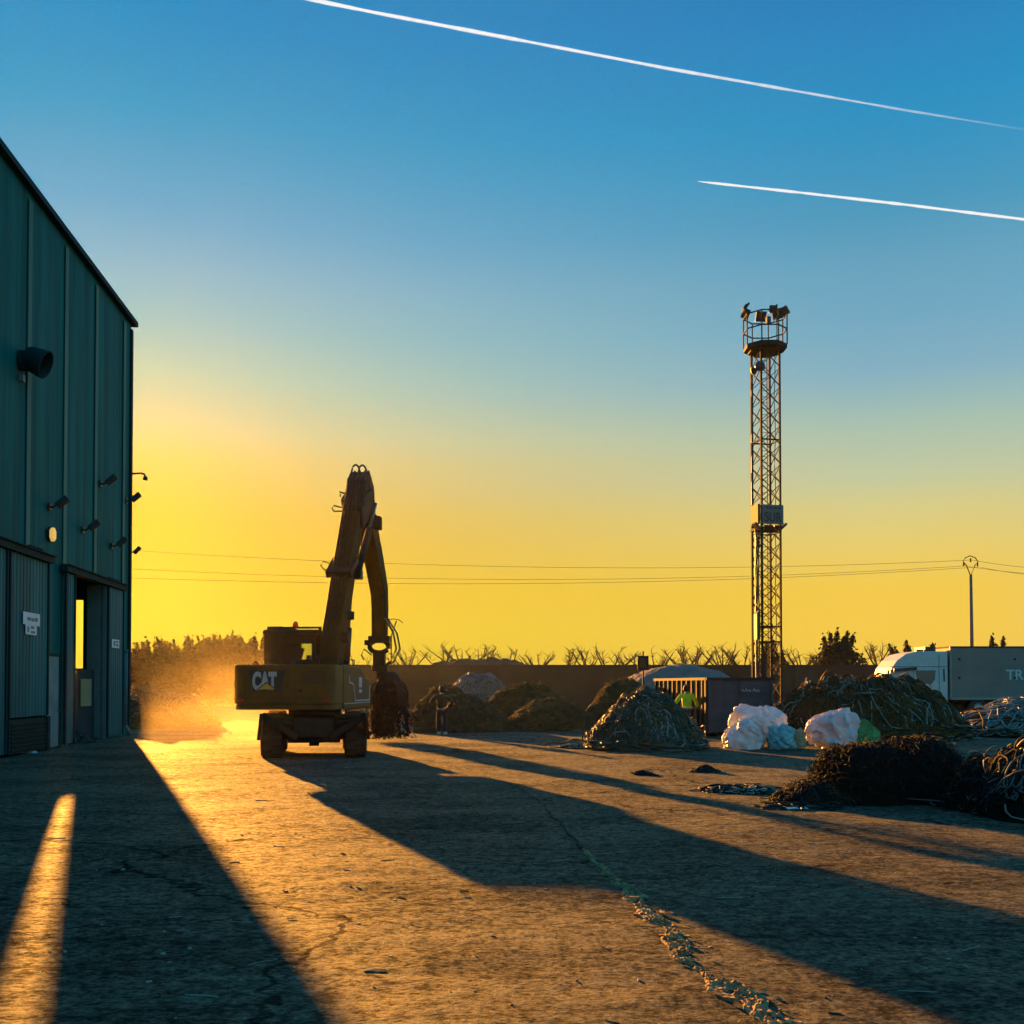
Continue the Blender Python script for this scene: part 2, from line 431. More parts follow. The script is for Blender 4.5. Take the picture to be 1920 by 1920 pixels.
def ground_material():
    m = bpy.data.materials.new('dusty_concrete_yard'); m.use_nodes = True
    nt = m.node_tree; N = nt.nodes; L = nt.links; b = N['Principled BSDF']
    tc = N.new('ShaderNodeTexCoord')

    def noise(sc, det=6, rough=.6, stretch=(1, 1, 1)):
        mp = N.new('ShaderNodeMapping'); mp.inputs['Scale'].default_value = stretch; L.new(tc.outputs['Object'], mp.inputs['Vector'])
        n = N.new('ShaderNodeTexNoise'); n.inputs['Scale'].default_value = sc; n.inputs['Detail'].default_value = det; n.inputs['Roughness'].default_value = rough
        L.new(mp.outputs['Vector'], n.inputs['Vector']); return n

    big = noise(.22, 6, .6); mid = noise(1.6, 8, .7, (.6, 1.4, 1)); fine = noise(30, 6, .7, (.75, 1.15, 1)); grit = noise(90, 3, .7)
    cr = N.new('ShaderNodeValToRGB'); e = cr.color_ramp.elements
    e[0].position = .30; e[0].color = (.105, .115, .085, 1); e[1].position = .72; e[1].color = (.225, .208, .142, 1)
    mixf = N.new('ShaderNodeMath'); mixf.operation = 'MULTIPLY_ADD'; mixf.inputs[1].default_value = .55
    L.new(mid.outputs['Fac'], mixf.inputs[0])
    h2 = N.new('ShaderNodeMath'); h2.operation = 'MULTIPLY'; h2.inputs[1].default_value = .45; L.new(big.outputs['Fac'], h2.inputs[0])
    L.new(h2.outputs[0], mixf.inputs[2]); L.new(mixf.outputs[0], cr.inputs['Fac'])
    # dark grit and pale specks; dark tones also paint the shade between small lumps
    sp = N.new('ShaderNodeValToRGB'); sp.color_ramp.elements[0].position = .38; sp.color_ramp.elements[0].color = (.30, .29, .29, 1)
    sp.color_ramp.elements[1].position = .60; sp.color_ramp.elements[1].color = (1.25, 1.22, 1.18, 1)
    L.new(fine.outputs['Fac'], sp.inputs['Fac'])
    mu = N.new('ShaderNodeMix'); mu.data_type = 'RGBA'; mu.blend_type = 'MULTIPLY'; mu.inputs['Factor'].default_value = 1.0
    L.new(cr.outputs['Color'], mu.inputs[6]); L.new(sp.outputs['Color'], mu.inputs[7])
    pr = N.new('ShaderNodeValToRGB'); pr.color_ramp.elements[0].position = .40; pr.color_ramp.elements[0].color = (.42, .40, .40, 1); pr.color_ramp.elements[1].position = .60; pr.color_ramp.elements[1].color = (1.25, 1.25, 1.25, 1)
    peb = noise(8.5, 5, .68, (.85, 1.1, 1)); L.new(peb.outputs['Fac'], pr.inputs['Fac'])
    mu0 = N.new('ShaderNodeMix'); mu0.data_type = 'RGBA'; mu0.blend_type = 'MULTIPLY'; mu0.inputs['Factor'].default_value = .85
    L.new(mu.outputs[2], mu0.inputs[6]); L.new(pr.outputs['Color'], mu0.inputs[7]); mu = mu0
    # stains, worn pale patches and long hairline cracks
    st = noise(.55, 5, .7, (.7, 1.2, 1)); sr = N.new('ShaderNodeValToRGB'); sr.color_ramp.elements[0].position = .40; sr.color_ramp.elements[0].color = (.55, .55, .56, 1)
    sr.color_ramp.elements[1].position = .58; sr.color_ramp.elements[1].color = (1.12, 1.1, 1.06, 1); L.new(st.outputs['Fac'], sr.inputs['Fac'])
    mu2 = N.new('ShaderNodeMix'); mu2.data_type = 'RGBA'; mu2.blend_type = 'MULTIPLY'; mu2.inputs['Factor'].default_value = .8
    L.new(mu.outputs[2], mu2.inputs[6]); L.new(sr.outputs['Color'], mu2.inputs[7])
    wob = noise(.9, 4, .6); wv = N.new('ShaderNodeVectorMath'); wv.operation = 'SCALE'; wv.inputs['Scale'].default_value = 1.6; L.new(wob.outputs['Color'], wv.inputs[0])
    wa = N.new('ShaderNodeVectorMath'); wa.operation = 'ADD'; L.new(tc.outputs['Object'], wa.inputs[0]); L.new(wv.outputs[0], wa.inputs[1])
    vm = N.new('ShaderNodeMapping'); vm.inputs['Scale'].default_value = (.10, .36, 0); L.new(wa.outputs[0], vm.inputs['Vector'])
    vo = N.new('ShaderNodeTexVoronoi'); vo.feature = 'DISTANCE_TO_EDGE'; vo.inputs['Scale'].default_value = 1.0; L.new(vm.outputs['Vector'], vo.inputs['Vector'])
    vr = N.new('ShaderNodeMapRange'); vr.inputs['From Min'].default_value = .002; vr.inputs['From Max'].default_value = .0045; vr.inputs['To Min'].default_value = .35; vr.inputs['To Max'].default_value = 1
    L.new(vo.outputs['Distance'], vr.inputs['Value'])
    mu3 = N.new('ShaderNodeMix'); mu3.data_type = 'RGBA'; mu3.blend_type = 'MULTIPLY'; mu3.inputs['Factor'].default_value = 1
    L.new(mu2.outputs[2], mu3.inputs[6]); L.new(vr.outputs[0], mu3.inputs[7])
    L.new(mu3.outputs[2], b.inputs['Base Color'])
    b.inputs['Roughness'].default_value = .75; b.inputs['Specular IOR Level'].default_value = .06
    hs = None
    for n, k in ((mid, .8), (peb, .55), (fine, .45), (grit, .14)):
        q = N.new('ShaderNodeMath'); q.operation = 'MULTIPLY'; q.inputs[1].default_value = k; L.new(n.outputs['Fac'], q.inputs[0])
        if hs is None: hs = q
        else:
            a = N.new('ShaderNodeMath'); a.operation = 'ADD'; L.new(hs.outputs[0], a.inputs[0]); L.new(q.outputs[0], a.inputs[1]); hs = a
    bp = N.new('ShaderNodeBump'); bp.inputs['Strength'].default_value = 1.0; bp.inputs['Distance'].default_value = .085
    L.new(hs.outputs[0], bp.inputs['Height']); L.new(bp.outputs['Normal'], b.inputs['Normal'])
    # worn, slightly polished grains take the low sun; the dust between them is matt
    df = N.new('ShaderNodeBsdfDiffuse'); L.new(mu3.outputs[2], df.inputs['Color']); L.new(bp.outputs['Normal'], df.inputs['Normal'])
    g1 = N.new('ShaderNodeMix'); g1.data_type = 'RGBA'; g1.blend_type = 'MULTIPLY'; g1.inputs['Factor'].default_value = 1; L.new(pr.outputs['Color'], g1.inputs[6]); L.new(sp.outputs['Color'], g1.inputs[7])
    g2 = N.new('ShaderNodeMix'); g2.data_type = 'RGBA'; g2.blend_type = 'MULTIPLY'; g2.inputs['Factor'].default_value = 1; L.new(g1.outputs[2], g2.inputs[6]); L.new(sr.outputs['Color'], g2.inputs[7])
    bw = N.new('ShaderNodeRGBToBW'); L.new(g2.outputs[2], bw.inputs[0])
    gm = N.new('ShaderNodeMath'); gm.operation = 'MULTIPLY'; gm.use_clamp = True; gm.inputs[1].default_value = 1.6; L.new(bw.outputs[0], gm.inputs[0])
    gv = N.new('ShaderNodeMath'); gv.operation = 'MULTIPLY'; L.new(gm.outputs[0], gv.inputs[0]); L.new(vr.outputs[0], gv.inputs[1])
    mxs = N.new('ShaderNodeMixShader'); L.new(gv.outputs[0], mxs.inputs['Fac']); L.new(df.outputs[0], mxs.inputs[1]); L.new(b.outputs['BSDF'], mxs.inputs[2])
    L.new(mxs.outputs[0], N['Material Output'].inputs['Surface'])
    return m


def graded(a, b, fine, far, growth):
    """coordinates fine inside [a,b], growing towards ±far"""
    mid = list(np.arange(a, b, fine)) + [b]
    out, st, x = [], fine, b
    while x < far:
        st *= growth; x += st; out.append(x)
    lo, st, x = [], fine, a
    while x > -far:
        st *= growth; x -= st; lo.append(x)
    return np.array(lo[::-1] + mid + out)


xs = graded(-14, 16, .07, 3000, 1.25); ys = graded(2.5, 34, .07, 3000, 1.25)
gx, gy = np.meshgrid(xs, ys)
gz = ground_z(gx, gy) + .0055 * np.exp(-(gy / 30.) ** 2) * fbm(gx * 1.9, gy * 3.4, seed=9, oct=3)
gz *= np.clip(1 - (np.hypot(gx, gy) - 120) / 200, 0, 1)
nx_, ny_ = len(xs), len(ys)
ii = np.arange(nx_ * ny_).reshape(ny_, nx_)
GQ = np.stack([ii[:-1, :-1], ii[:-1, 1:], ii[1:, 1:], ii[1:, :-1]], -1).reshape(-1, 4)
tag(np_mesh('ground', np.stack([gx, gy, gz], -1).reshape(-1, 3), GQ, ground_material()), kind='structure')


def gzat(x, y):
    return float(ground_z(np.array([x]), np.array([y]))[0])


# ------------------------------------------------------------------ crack of broken concrete across the yard
def crack():
    px = [(984, 1478), (1005, 1500), (1040, 1536), (1080, 1573), (1112, 1612), (1148, 1645), (1195, 1690), (1240, 1742), (1275, 1790), (1330, 1838), (1385, 1875), (1430, 1905), (1500, 1975), (1560, 2060)]
    pts = [gnd(*p) for p in px]
    # resample
    P = np.array([[p.x, p.y] for p in pts]); seg = np.r_[0, np.cumsum(np.hypot(*np.diff(P, axis=0).T))]
    n = 700; t = np.linspace(0, seg[-1], n)
    cx, cy = np.interp(t, seg, P[:, 0]), np.interp(t, seg, P[:, 1])
    cx = cx + .05 * fbm(t * 2.2, t * 0, seed=31, oct=3)
    tx, ty = np.gradient(cx), np.gradient(cy); l = np.hypot(tx, ty); nx, ny = -ty / l, tx / l
    u = t / seg[-1]
    w = (.014 + .080 * np.clip((u - .48) / .36, 0, 1) * (1 - .25 * u)) * (1 + 1.0 * fbm(t * 2.6, t * 0 + 4, seed=33, oct=3)); w = np.clip(w, .012, .22)
    K = 27; s = np.linspace(-1, 1, K)
    X = cx[:, None] + nx[:, None] * w[:, None] * s; Y = cy[:, None] + ny[:, None] * w[:, None] * s
    base = ground_z(X, Y)
    amp = np.clip((u - .2) / .4, .12, 1)[:, None]
    rough = fbm(X * 24, Y * 24, seed=35, oct=4, gain=.65)
    edge = 1 - np.abs(s) ** 3
    Z = base + amp * (.006 * edge + .020 * rough * edge) + .003 - .06 * (np.abs(s) > .97)
    idx = np.arange(n * K).reshape(n, K)
    Q = np.stack([idx[:-1, :-1], idx[:-1, 1:], idx[1:, 1:], idx[1:, :-1]], -1).reshape(-1, 4)
    cut = int(.50 * (n - 1)); V_ = np.stack([X, Y, Z], -1)
    for nm, lo, hi, mm, dz in (('dark_crack', 0, cut + 1, M['litterdark'], .006), ('broken_crack', cut, n, M['rubble'], 0)):  # far half of the crack coloured dark for the shadow lying across it
        vv = V_[lo:hi].reshape(-1, 3) + (0, 0, dz); k = hi - lo; idx = np.arange(k * K).reshape(k, K)
        Q = np.stack([idx[:-1, :-1], idx[:-1, 1:], idx[1:, 1:], idx[1:, :-1]], -1).reshape(-1, 4)
        tag(np_mesh(nm, vv, Q, mm, smooth=False), kind='structure')
    # loose chips
    parts = []
    for k in range(170):
        uu = .58 + .42 * RNG.random() ** .8; i = int(uu * (n - 1))
        off = RNG.normal() * w[i] * .9
        x, y = cx[i] + nx[i] * off, cy[i] + ny[i] * off
        r = .004 + .014 * RNG.random() ** 3
        parts.append(chip(x, y, gzat(x, y) + r * .55 + .012, r))
    V, Q = join_arrays(parts)
    tag(np_mesh('rubble', V, Q, M['rubble'], smooth=False), 'loose pale concrete chips strewn along the crack in the yard', 'rubble', kind='stuff')


_ico = None


def chip(x, y, z, r, flat=.55):
    v = np.array([(a, b, c) for a in (-1, 1) for b in (-1, 1) for c in (-1, 1)], float)
    v += RNG.normal(0, .33, v.shape)
    v *= r * np.array([1 + RNG.random(), 1, flat])
    a = RNG.random() * 6.28; ca, sa = math.cos(a), math.sin(a)
    v[:, :2] = v[:, :2] @ np.array([[ca, sa], [-sa, ca]])
    v += (x, y, z)
    q = np.array([(0, 1, 3, 2), (4, 6, 7, 5), (0, 4, 5, 1), (2, 3, 7, 6), (0, 2, 6, 4), (1, 5, 7, 3)])
    return v, q


crack()


def scatter_litter():
    parts, dark = [], []
    for k in range(900):
        y = 3.5 + 32 * RNG.random() ** 1.3; x = (RNG.random() * 1.3 - .6) * y * .8
        r = .003 + .009 * RNG.random() ** 4
        (parts if RNG.random() < .8 else dark).append(chip(x, y, gzat(x, y) + r * .25, r))
    for k in range(110):
        y = 4.5 + 20 * RNG.random(); x = (RNG.random() * 1.3 - .6) * y * .8
        L_ = .03 + .09 * RNG.random() ** 2; a = RNG.normal() * .5
        p = np.array([[(x + math.cos(a) * L_ * s, y + math.sin(a) * L_ * s, gzat(x, y) + .003) for s in (-1, 0, 1)]])
        p[0, 1, :2] += RNG.normal(0, .02, 2)
        (dark if RNG.random() < .6 else parts).append(tube_arrays(p, np.array([.0035]), 4))
    V, Q = join_arrays(parts)
    tag(np_mesh('litter', V, Q, M['litter'], smooth=False), 'pale grit and scraps scattered over the sunlit yard', 'litter', kind='stuff')
    V, Q = join_arrays(dark)
    tag(np_mesh('dark_litter', V, Q, M['litterdark'], smooth=False), 'dark grit, twigs and wire ends scattered over the yard', 'litter', kind='stuff')


scatter_litter()

# ------------------------------------------------------------------ shed
SC = gnd(240, 1378); SC.z = 0
VPX = 765
_u = Vector(((VPX - 960) / F, 1, 0)).normalized() * -1     # along the wall towards the camera
SHROT = math.atan2(_u.y, _u.x)
SHH = 14.6


def wall_t(px):
    q = (px - 960) / F
    return (q * SC.y - SC.x) / (_u.x - q * _u.y)


def wall_tz(px, py):
    t = wall_t(px); d = SC.y + _u.y * t
    return t, at(px, py, d).z


def wall_world(t, out, z):
    n = Vector((-_u.y, _u.x, 0))
    return Vector((SC.x, SC.y, 0)) + _u * t + n * out + Vector((0, 0, z))


def corrug(mb, t0, t1, z0, z1, out=0.0, period=.34, depth=.004):
    """ribbed sheet facing +Y of the shed frame"""
    n = max(1, round((t1 - t0) / period)); p = (t1 - t0) / n
    prof = [(t0, out)]
    for i in range(n):
        a = t0 + i * p
        prof += [(a + p * .58, out), (a + p * .68, out + depth), (a + p * .90, out + depth), (a + p, out)]
    vs = [(a, b, z0) for a, b in prof] + [(a, b, z1) for a, b in prof]
    k = len(prof)
    mb.add(vs, [(i, i + 1, k + i + 1, k + i) for i in range(k - 1)])
    # a back skin so that the sheet has thickness
    mb.b2(t0, t1, out - .06, out - .02, z0, z1)


def shed():
    sh = empty('industrial_shed', (SC.x, SC.y, 0), SHROT)
    tag(sh, 'tall dark green ribbed metal shed with sliding doors, left edge of the yard', 'shed')
    T1 = 44.0; DEP = 32.0
    d1 = wall_t(82); d2a, d2b = 3.05, 6.7
    LZ = 5.0
    w = MB()
    corrug(w, 0, d2a, 0, LZ); corrug(w, d2b, d1, 0, LZ); corrug(w, d1 + 7, T1, 0, LZ); corrug(w, 0, T1, LZ, SHH)
    w.build('side_wall', M['shed'], sh)
    g = MB()   # far end wall with its slot, near end wall, back wall
    ga, gb, zb, zt = -2.15, -1.52, 2.35, 4.75
    g.b2(0, .12, gb, -.06, 0, SHH); g.b2(0, .12, ga, gb, 0, zb); g.b2(0, .12, ga, gb, zt, SHH); g.b2(0, .12, -DEP, ga, 0, SHH)
    g.b2(T1 - .12, T1, -DEP, -.06, 0, SHH); g.b2(.12, T1 - .12, -DEP, -DEP + .12, 0, SHH)
    g.build('end_wall', M['shed'], sh)
    r = MB()
    r.b2(-.15, T1 + .15, -DEP - .1, .16, SHH, SHH + .10)
    r.build('roof', M['sheddark'], sh)
    e = MB()
    e.b2(-.18, T1 + .18, .16, .20, SHH - .04, SHH + .12); e.b2(-.2, -.15, -DEP, .15, SHH - .04, SHH + .12)
    e.build('eaves_trim', M['sheddark'], sh)
    c = MB(); c.b2(-.03, .16, .036, .075, 0, SHH - .22); c.b2(-.04, 0, -.3, .075, 0, SHH - .22)
    c.build('corner_flashing', M['sheddark'], sh)
    for px0 in (227, 174, 116, 46):                       # pale vertical strips
        t = wall_t(px0); z0 = 5.28 if px0 in (227, 174, 46) else 0.0
        b = MB(); b.b2(t - .13, t + .13, .036, .052, z0, SHH - .23); b.build('translucent_strip', M['shedstrip'], sh)
    for t in np.arange(wall_t(46) + 3.05, T1 - 1, 3.05):
        b = MB(); b.b2(t - .13, t + .13, .036, .052, 5.5, SHH - .23); b.build('translucent_strip', M['shedstrip'], sh)
    # door rails
    ra = MB(); ra.b2(wall_t(224), wall_t(109), .04, .24, LZ - .02, LZ + .16)
    ra.b2(wall_t(224), wall_t(109), .04, .30, LZ + .16, LZ + .19)
    for k in range(5): ra.b2(1.7 + k * .3, 1.78 + k * .3, .1, .2, LZ + .19, LZ + .27)
    ra.build('door_rail', M['sheddark'], sh)
    rb = MB(); rb.b2(wall_t(84), d1 + 8, .04, .24, LZ + .06, LZ + .24); rb.b2(wall_t(84), d1 + 8, .04, .30, LZ + .24, LZ + .27)
    for k in range(4): rb.b2(9.1 + k * .25, 9.17 + k * .25, .1, .2, LZ + .27, LZ + .36)
    rb.build('door_rail', M['sheddark'], sh)
    # sliding leaves
    def leaf(t0, t1, z0, z1, m):
        d = MB(); corrug(d, t0, t1, z0, z1, .12, .22, .015)
        f = d.build('sliding_door', m, sh)
        for (a_, c_) in ((t0 - .02, t0 + .05), (t1 - .05, t1 + .02)):
            fr = MB(); fr.b2(a_, c_, .10, .16, z0, z1); fr.build('door_edge', M['sheddark'], f)
        return f
    leaf(wall_t(224) + .05, 2.95, .08, LZ - .03, M['sheddoor'])
    leaf(6.25, wall_t(113), .08, LZ - .03, M['sheddoor'])
    leaf(wall_t(80), wall_t(6), .95, LZ + .05, M['sheddoor'])
    leaf(wall_t(1), 16.5, .08, LZ + .05, M['sheddoor'])
    jm = MB(); jm.b2(d2a - .08, d2a + .0, -.5, .09, 0, LZ); jm.build('door_jamb', M['shedpale'], sh)
    jm = MB(); jm.b2(d2b, d2b + .08, -.25, .09, 0, LZ); jm.build('door_jamb', M['shedpale'], sh)
    # dark louvred base under the near door
    bl = MB(); t0, t1 = wall_t(79), wall_t(5)
    bl.b2(t0, t1, .05, .16, .05, .9); 
    for k in range(7): bl.b2(t0 + .1, t1 - .1, .16, .19, .12 + k * .105, .17 + k * .105)
    bl.b2(t0 - .06, t0 + .16, .16, .21, 0, .92)
    bl.build('base_panel', M['sheddark'], sh)
    # pale side door between the two big doors
    pd = MB(); a, b_ = wall_t(104), wall_t(82.5)
    pd.b2(a, b_, .04, .09, .05, 2.55); pd.build('personnel_door', M['doorpale'], sh)
    pf = MB(); pf.b2(a - .05, b_ + .05, .04, .11, 2.55, 2.63); pf.b2(a - .06, a, .04, .11, 0, 2.63); pf.build('door_frame', M['sheddark'], sh)
    hd = MB(); hd.tube([(a + .12, .1, 1.05), (a + .12, .16, 1.05), (a + .26, .16, 1.05)], .015, 6); hd.build('door_handle', M['lamp'], sh)
    # interior: dark partition seen through the open door, ochre board on it
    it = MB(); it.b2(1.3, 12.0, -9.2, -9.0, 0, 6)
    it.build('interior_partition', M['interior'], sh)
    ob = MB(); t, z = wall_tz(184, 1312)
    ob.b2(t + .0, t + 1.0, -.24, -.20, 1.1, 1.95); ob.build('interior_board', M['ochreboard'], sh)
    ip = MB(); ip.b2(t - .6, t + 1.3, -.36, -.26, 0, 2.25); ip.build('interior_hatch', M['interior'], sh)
    dp = MB(); t = wall_t(224)                           # downpipe
    dp.tube([(t - .25, .13, .35), (t - .25, .13, 2.9)], .075, 10); dp.tube([(t - .25, .13, 2.9), (t - .25, .13, 2.98)], .1, 10)
    dp.tube([(t - .25, .13, .35), (t - .25, .3, .1)], .075, 10)
    dp.build('downpipe', M['shedpale'], sh)
    return sh


shed()


def shed_thing(name, px, py, label, cat, group=None):
    t, z = wall_tz(px, py)
    o = empty(name, wall_world(t, 0, z), SHROT)
    return tag(o, label, cat, group)


# tilted flood lamps on the side wall
def wall_lamp(px, py, label):
    o = shed_thing('flood_lamp', px, py, label, 'flood lamp', 'flood lamps on the shed')
    a = MB(); a.tube([(.0, .04, -.14), (0, .14, -.14), (0, .22, -.08)], .028, 8); a.b2(-.1, .1, .036, .07, -.24, -.04)
    a.build('bracket', M['lamp'], o)
    h = MB()
    h.box((-.1, .34, .02), (.30, .36, .12), RX(R(42)) @ RZ(R(8)))
    for k in range(3): h.box((-.1, .26 + .07 * k, .0 + .06 * k + .05), (.26, .015, .08), RX(R(42)))
    h.build('housing', M['lamp'], o, .015)
    return o


wall_lamp(87, 941, 'black flood lamp on the ribbed wall above the amber lit wall lamp')
wall_lamp(150, 985, 'black flood lamp on the ribbed wall above the open sliding door')
wall_lamp(183, 899, 'black flood lamp highest up the ribbed shed wall')
wall_lamp(205, 1016, 'small black flood lamp lowest on the shed wall, above the rail end')
wall_lamp(232, 932, 'black flood lamp nearest the shed corner on the ribbed wall')

# lamps on the far end wall, seen in profile against the sky
def end_lamp(z, label, small):
    o = empty('end_wall_lamp', wall_world(0, .02, z), SHROT)
    tag(o, label, 'lamp', 'lamps sticking out from the shed corner')
    a = MB(); h = MB()
    if not small:
        a.tube([(-.1, 0, 0), (-.1, .36, .02)], .035, 8); a.tube([(-.1, .36, .02), (-.1, .46, -.02), (-.1, .48, -.12)], .04, 8)
        h.lathe([(.03, .02), (.07, 0), (.09, -.12), (.0, -.13)], (-.1, .48, -.1), 12)
    else:
        a.tube([(-.1, -.02, -.04), (-.1, .16, -.05)], .03, 8); h.box((-.1, .22, .02), (.2, .3, .1), RX(R(48)))
    a.build('bracket', M['lamp'], o); h.build('housing', M['lamp'], o)


end_lamp(wall_tz(241, 887)[1], 'curved arm lamp sticking out high from the shed corner against the sky', False)
end_lamp(wall_tz(241, 1032)[1], 'short tilted lamp sticking out low from the shed corner against the sky', True)

# amber lamp
o = shed_thing('bulkhead_lamp', 86, 1002, 'glowing amber hexagonal lamp low on the green wall', 'wall lamp')
b = MB(); hexp = [(.16 * math.sin(k * PI / 3), .21 * math.cos(k * PI / 3)) for k in range(6)]
b.prism([(x * .92, z * .92) for x, z in hexp], .1, .2, 'y'); b.build('diffuser', M['amber'], o, .01)
b = MB(); b.prism(hexp, .036, .1, 'y'); b.build('backplate', M['lamp'], o)

# exhaust hood
o = shed_thing('exhaust_hood', 31, 676, 'dark teal bell shaped exhaust hood high on the shed wall', 'exhaust hood')
b = MB()
b.lathe([(.26, 0), (.31, .1), (.34, .32), (.37, .52), (.34, .53), (.31, .32), (.22, .12), (0, .10)], (0, .16, .10), 28, RX(R(-112)))
b.build('hood', M['sheddark'], o)
b = MB(); b.lathe([(.26, 0), (.26, .32)], (0, .03, 0), 20, RX(R(-90))); b.build('duct_collar', M['sheddark'], o)
b = MB(); b.box((.1, .1, -.48), (.16, .1, .18)); b.build('junction_box', M['shedpale'], o)

# signs on the doors
def plate(name, px0, px1, py0, py1, label, out, marks):
    t0, z1 = wall_tz(px1, py0); t1, z0 = wall_tz(px0, py1)
    o = empty(name, wall_world((t0 + t1) / 2, out, (z0 + z1) / 2), SHROT); tag(o, label, 'sign')
    w, h = t1 - t0, z1 - z0
    b = MB(); b.b2(-w / 2, w / 2, 0, .012, -h / 2, h / 2); b.build('board', M['white'], o, .004)
    k = MB()
    for (a0, a1, c0, c1) in marks: k.b2(w / 2 - a1 * w, w / 2 - a0 * w, .0125, .0155, -h / 2 + c0 * h, -h / 2 + c1 * h)
    k.build('lettering', M['signgrey'], o)


plate('wall_sign', 30, 62, 1152, 1170, 'wide white sign board on the near sliding door', .15, [(.24, .44, .35, .62), (.47, .66, .32, .58), (.69, .86, .35, .66)])
plate('notice_board', 35, 56, 1172, 1189, 'small white notice hanging below the wide sign on the near door', .15, [(.15, .3, .25, .75), (.46, .74, .58, .82), (.46, .84, .15, .38)])
plate('door_notice', 200, 214, 1200, 1214, 'small white square notice on the door leaf near the shed corner', .15, [(.2, .45, .2, .8), (.55, .85, .2, .5), (.55, .85, .6, .85)])


# ------------------------------------------------------------------ heaps and tangles
def mound_h(cx, cy, rx, ry, H, rot=0, power=1.0, seed=0, rough=.12, flat=2.0):
    ca, sa = math.cos(rot), math.sin(rot)

    def h(x, y):
        dx, dy = x - cx, y - cy
        a, b = (dx * ca + dy * sa) / rx, (-dx * sa + dy * ca) / ry
        ang = np.arctan2(b, a)
        rho = np.hypot(a, b) / (1 + .16 * vnoise(np.cos(ang) * 1.7 + 5, np.sin(ang) * 1.7 + seed, seed=seed))
        f = np.clip(1 - rho ** flat, 0, 1) ** power
        return H * f * (1 + rough * fbm(dx * 1.6, dy * 1.6, seed=seed + 3, oct=3)) * .97
    return h


def mound_mesh(name, hf, cx, cy, rx, ry, m, parent=None, n=110, bumpy=.03, seed=0, sub=1.25):
    g = np.linspace(-sub, sub, n)
    X, Y = np.meshgrid(cx + g * max(rx, ry), cy + g * max(rx, ry))
    Z = hf(X, Y)
    Z = Z + (Z > .02) * bumpy * fbm(X * 9, Y * 9, seed=seed + 8, oct=2) - .05
    idx = np.arange(n * n).reshape(n, n)
    Q = np.stack([idx[:-1, :-1], idx[:-1, 1:], idx[1:, 1:], idx[1:, :-1]], -1).reshape(-1, 4)
    keep = (Z.ravel()[Q] > -.04).any(1)
    Q = Q[keep]; used, inv = np.unique(Q, return_inverse=True)
    V = np.stack([X, Y, Z], -1).reshape(-1, 3)[used]
    return np_mesh(name, V, inv.reshape(-1, 4), m, parent)


def strands(n, K, seg, hf, cx, cy, rx, ry, r, curl=.25, jitter=.12, lift=(0, .06), edge=1.0, seed=0, fringe=0.0, bend_sd=.5, rot=0):
    rg = np.random.default_rng(seed)
    a = rg.random(n) * 2 * PI; q = np.sqrt(rg.random(n)) * edge
    lx, ly = rx * q * np.cos(a), ry * q * np.sin(a)
    ca, sa = math.cos(rot), math.sin(rot)
    x = cx + lx * ca - ly * sa; y = cy + lx * sa + ly * ca
    hd = rg.random(n) * 2 * PI; cv = rg.normal(0, curl, n)
    lf = lift[0] + (lift[1] - lift[0]) * rg.random(n) ** 1.6
    sg = seg * (.6 + .8 * rg.random(n))
    ph = rg.random(n) * 6.28; wv = rg.random(n) * fringe
    out = np.zeros((n, K, 3))
    for k in range(K):
        out[:, k, 0] = x; out[:, k, 1] = y
        z = hf(x, y)
        out[:, k, 2] = np.maximum(z + lf * np.sin(PI * (k + .5) / K) + wv * np.sin(ph + k * .8), 0) + r
        # follow the slope: take shorter steps where it is steep
        zx = hf(x + np.cos(hd) * .05, y + np.sin(hd) * .05)
        st = np.clip(1 / np.sqrt(1 + ((zx - z) / .05) ** 2), .25, 1)
        x = x + np.cos(hd) * sg * st; y = y + np.sin(hd) * sg * st
        lx = ((x - cx) * ca + (y - cy) * sa) / rx; ly = (-(x - cx) * sa + (y - cy) * ca) / ry
        outp = np.hypot(lx, ly) > 1.0
        back = np.arctan2(cy - y, cx - x); dd = (back - hd + PI) % (2 * PI) - PI
        hd = np.where(outp, hd + np.clip(dd, -.9, .9), hd)
        hd = hd + cv + rg.normal(0, jitter, n); cv = cv + rg.normal(0, curl * bend_sd * .3, n)
    return out


def curls(n, K, hf, cx, cy, rx, ry, rad, seed=0, wob=.25):
    """loose curls standing on the surface of a heap, sides included"""
    rg = np.random.default_rng(seed + 500)
    a = rg.random(n) * 2 * PI; q = np.sqrt(rg.random(n)) * 1.02
    qi = np.minimum(q, .86)
    z = hf(cx + rx * qi * np.cos(a), cy + ry * qi * np.sin(a)); z = np.where(q > .86, z * rg.random(n), z)
    C_ = np.stack([cx + rx * q * np.cos(a) * .97, cy + ry * q * np.sin(a) * .97, z], 1)
    u = rg.normal(size=(n, 3)); u /= np.linalg.norm(u, axis=1, keepdims=True)
    v = np.cross(u, rg.normal(size=(n, 3))); v /= np.linalg.norm(v, axis=1, keepdims=True)
    r = rad[0] + (rad[1] - rad[0]) * rg.random(n) ** 2
    t0 = rg.random(n) * 6.28; span = 1.5 + 4.5 * rg.random(n); el = .5 + rg.random(n)
    th = t0[:, None] + span[:, None] * np.linspace(0, 1, K)[None]
    P_ = C_[:, None] + (r[:, None] * np.cos(th))[..., None] * u[:, None] + (r * el)[:, None, None] * np.sin(th)[..., None] * v[:, None]
    P_ += (rg.normal(size=(n, 3)) * wob)[:, None] * r[:, None, None] * np.sin(th * .5 + 1)[..., None]
    P_[..., 2] = np.maximum(P_[..., 2], .012)
    return P_


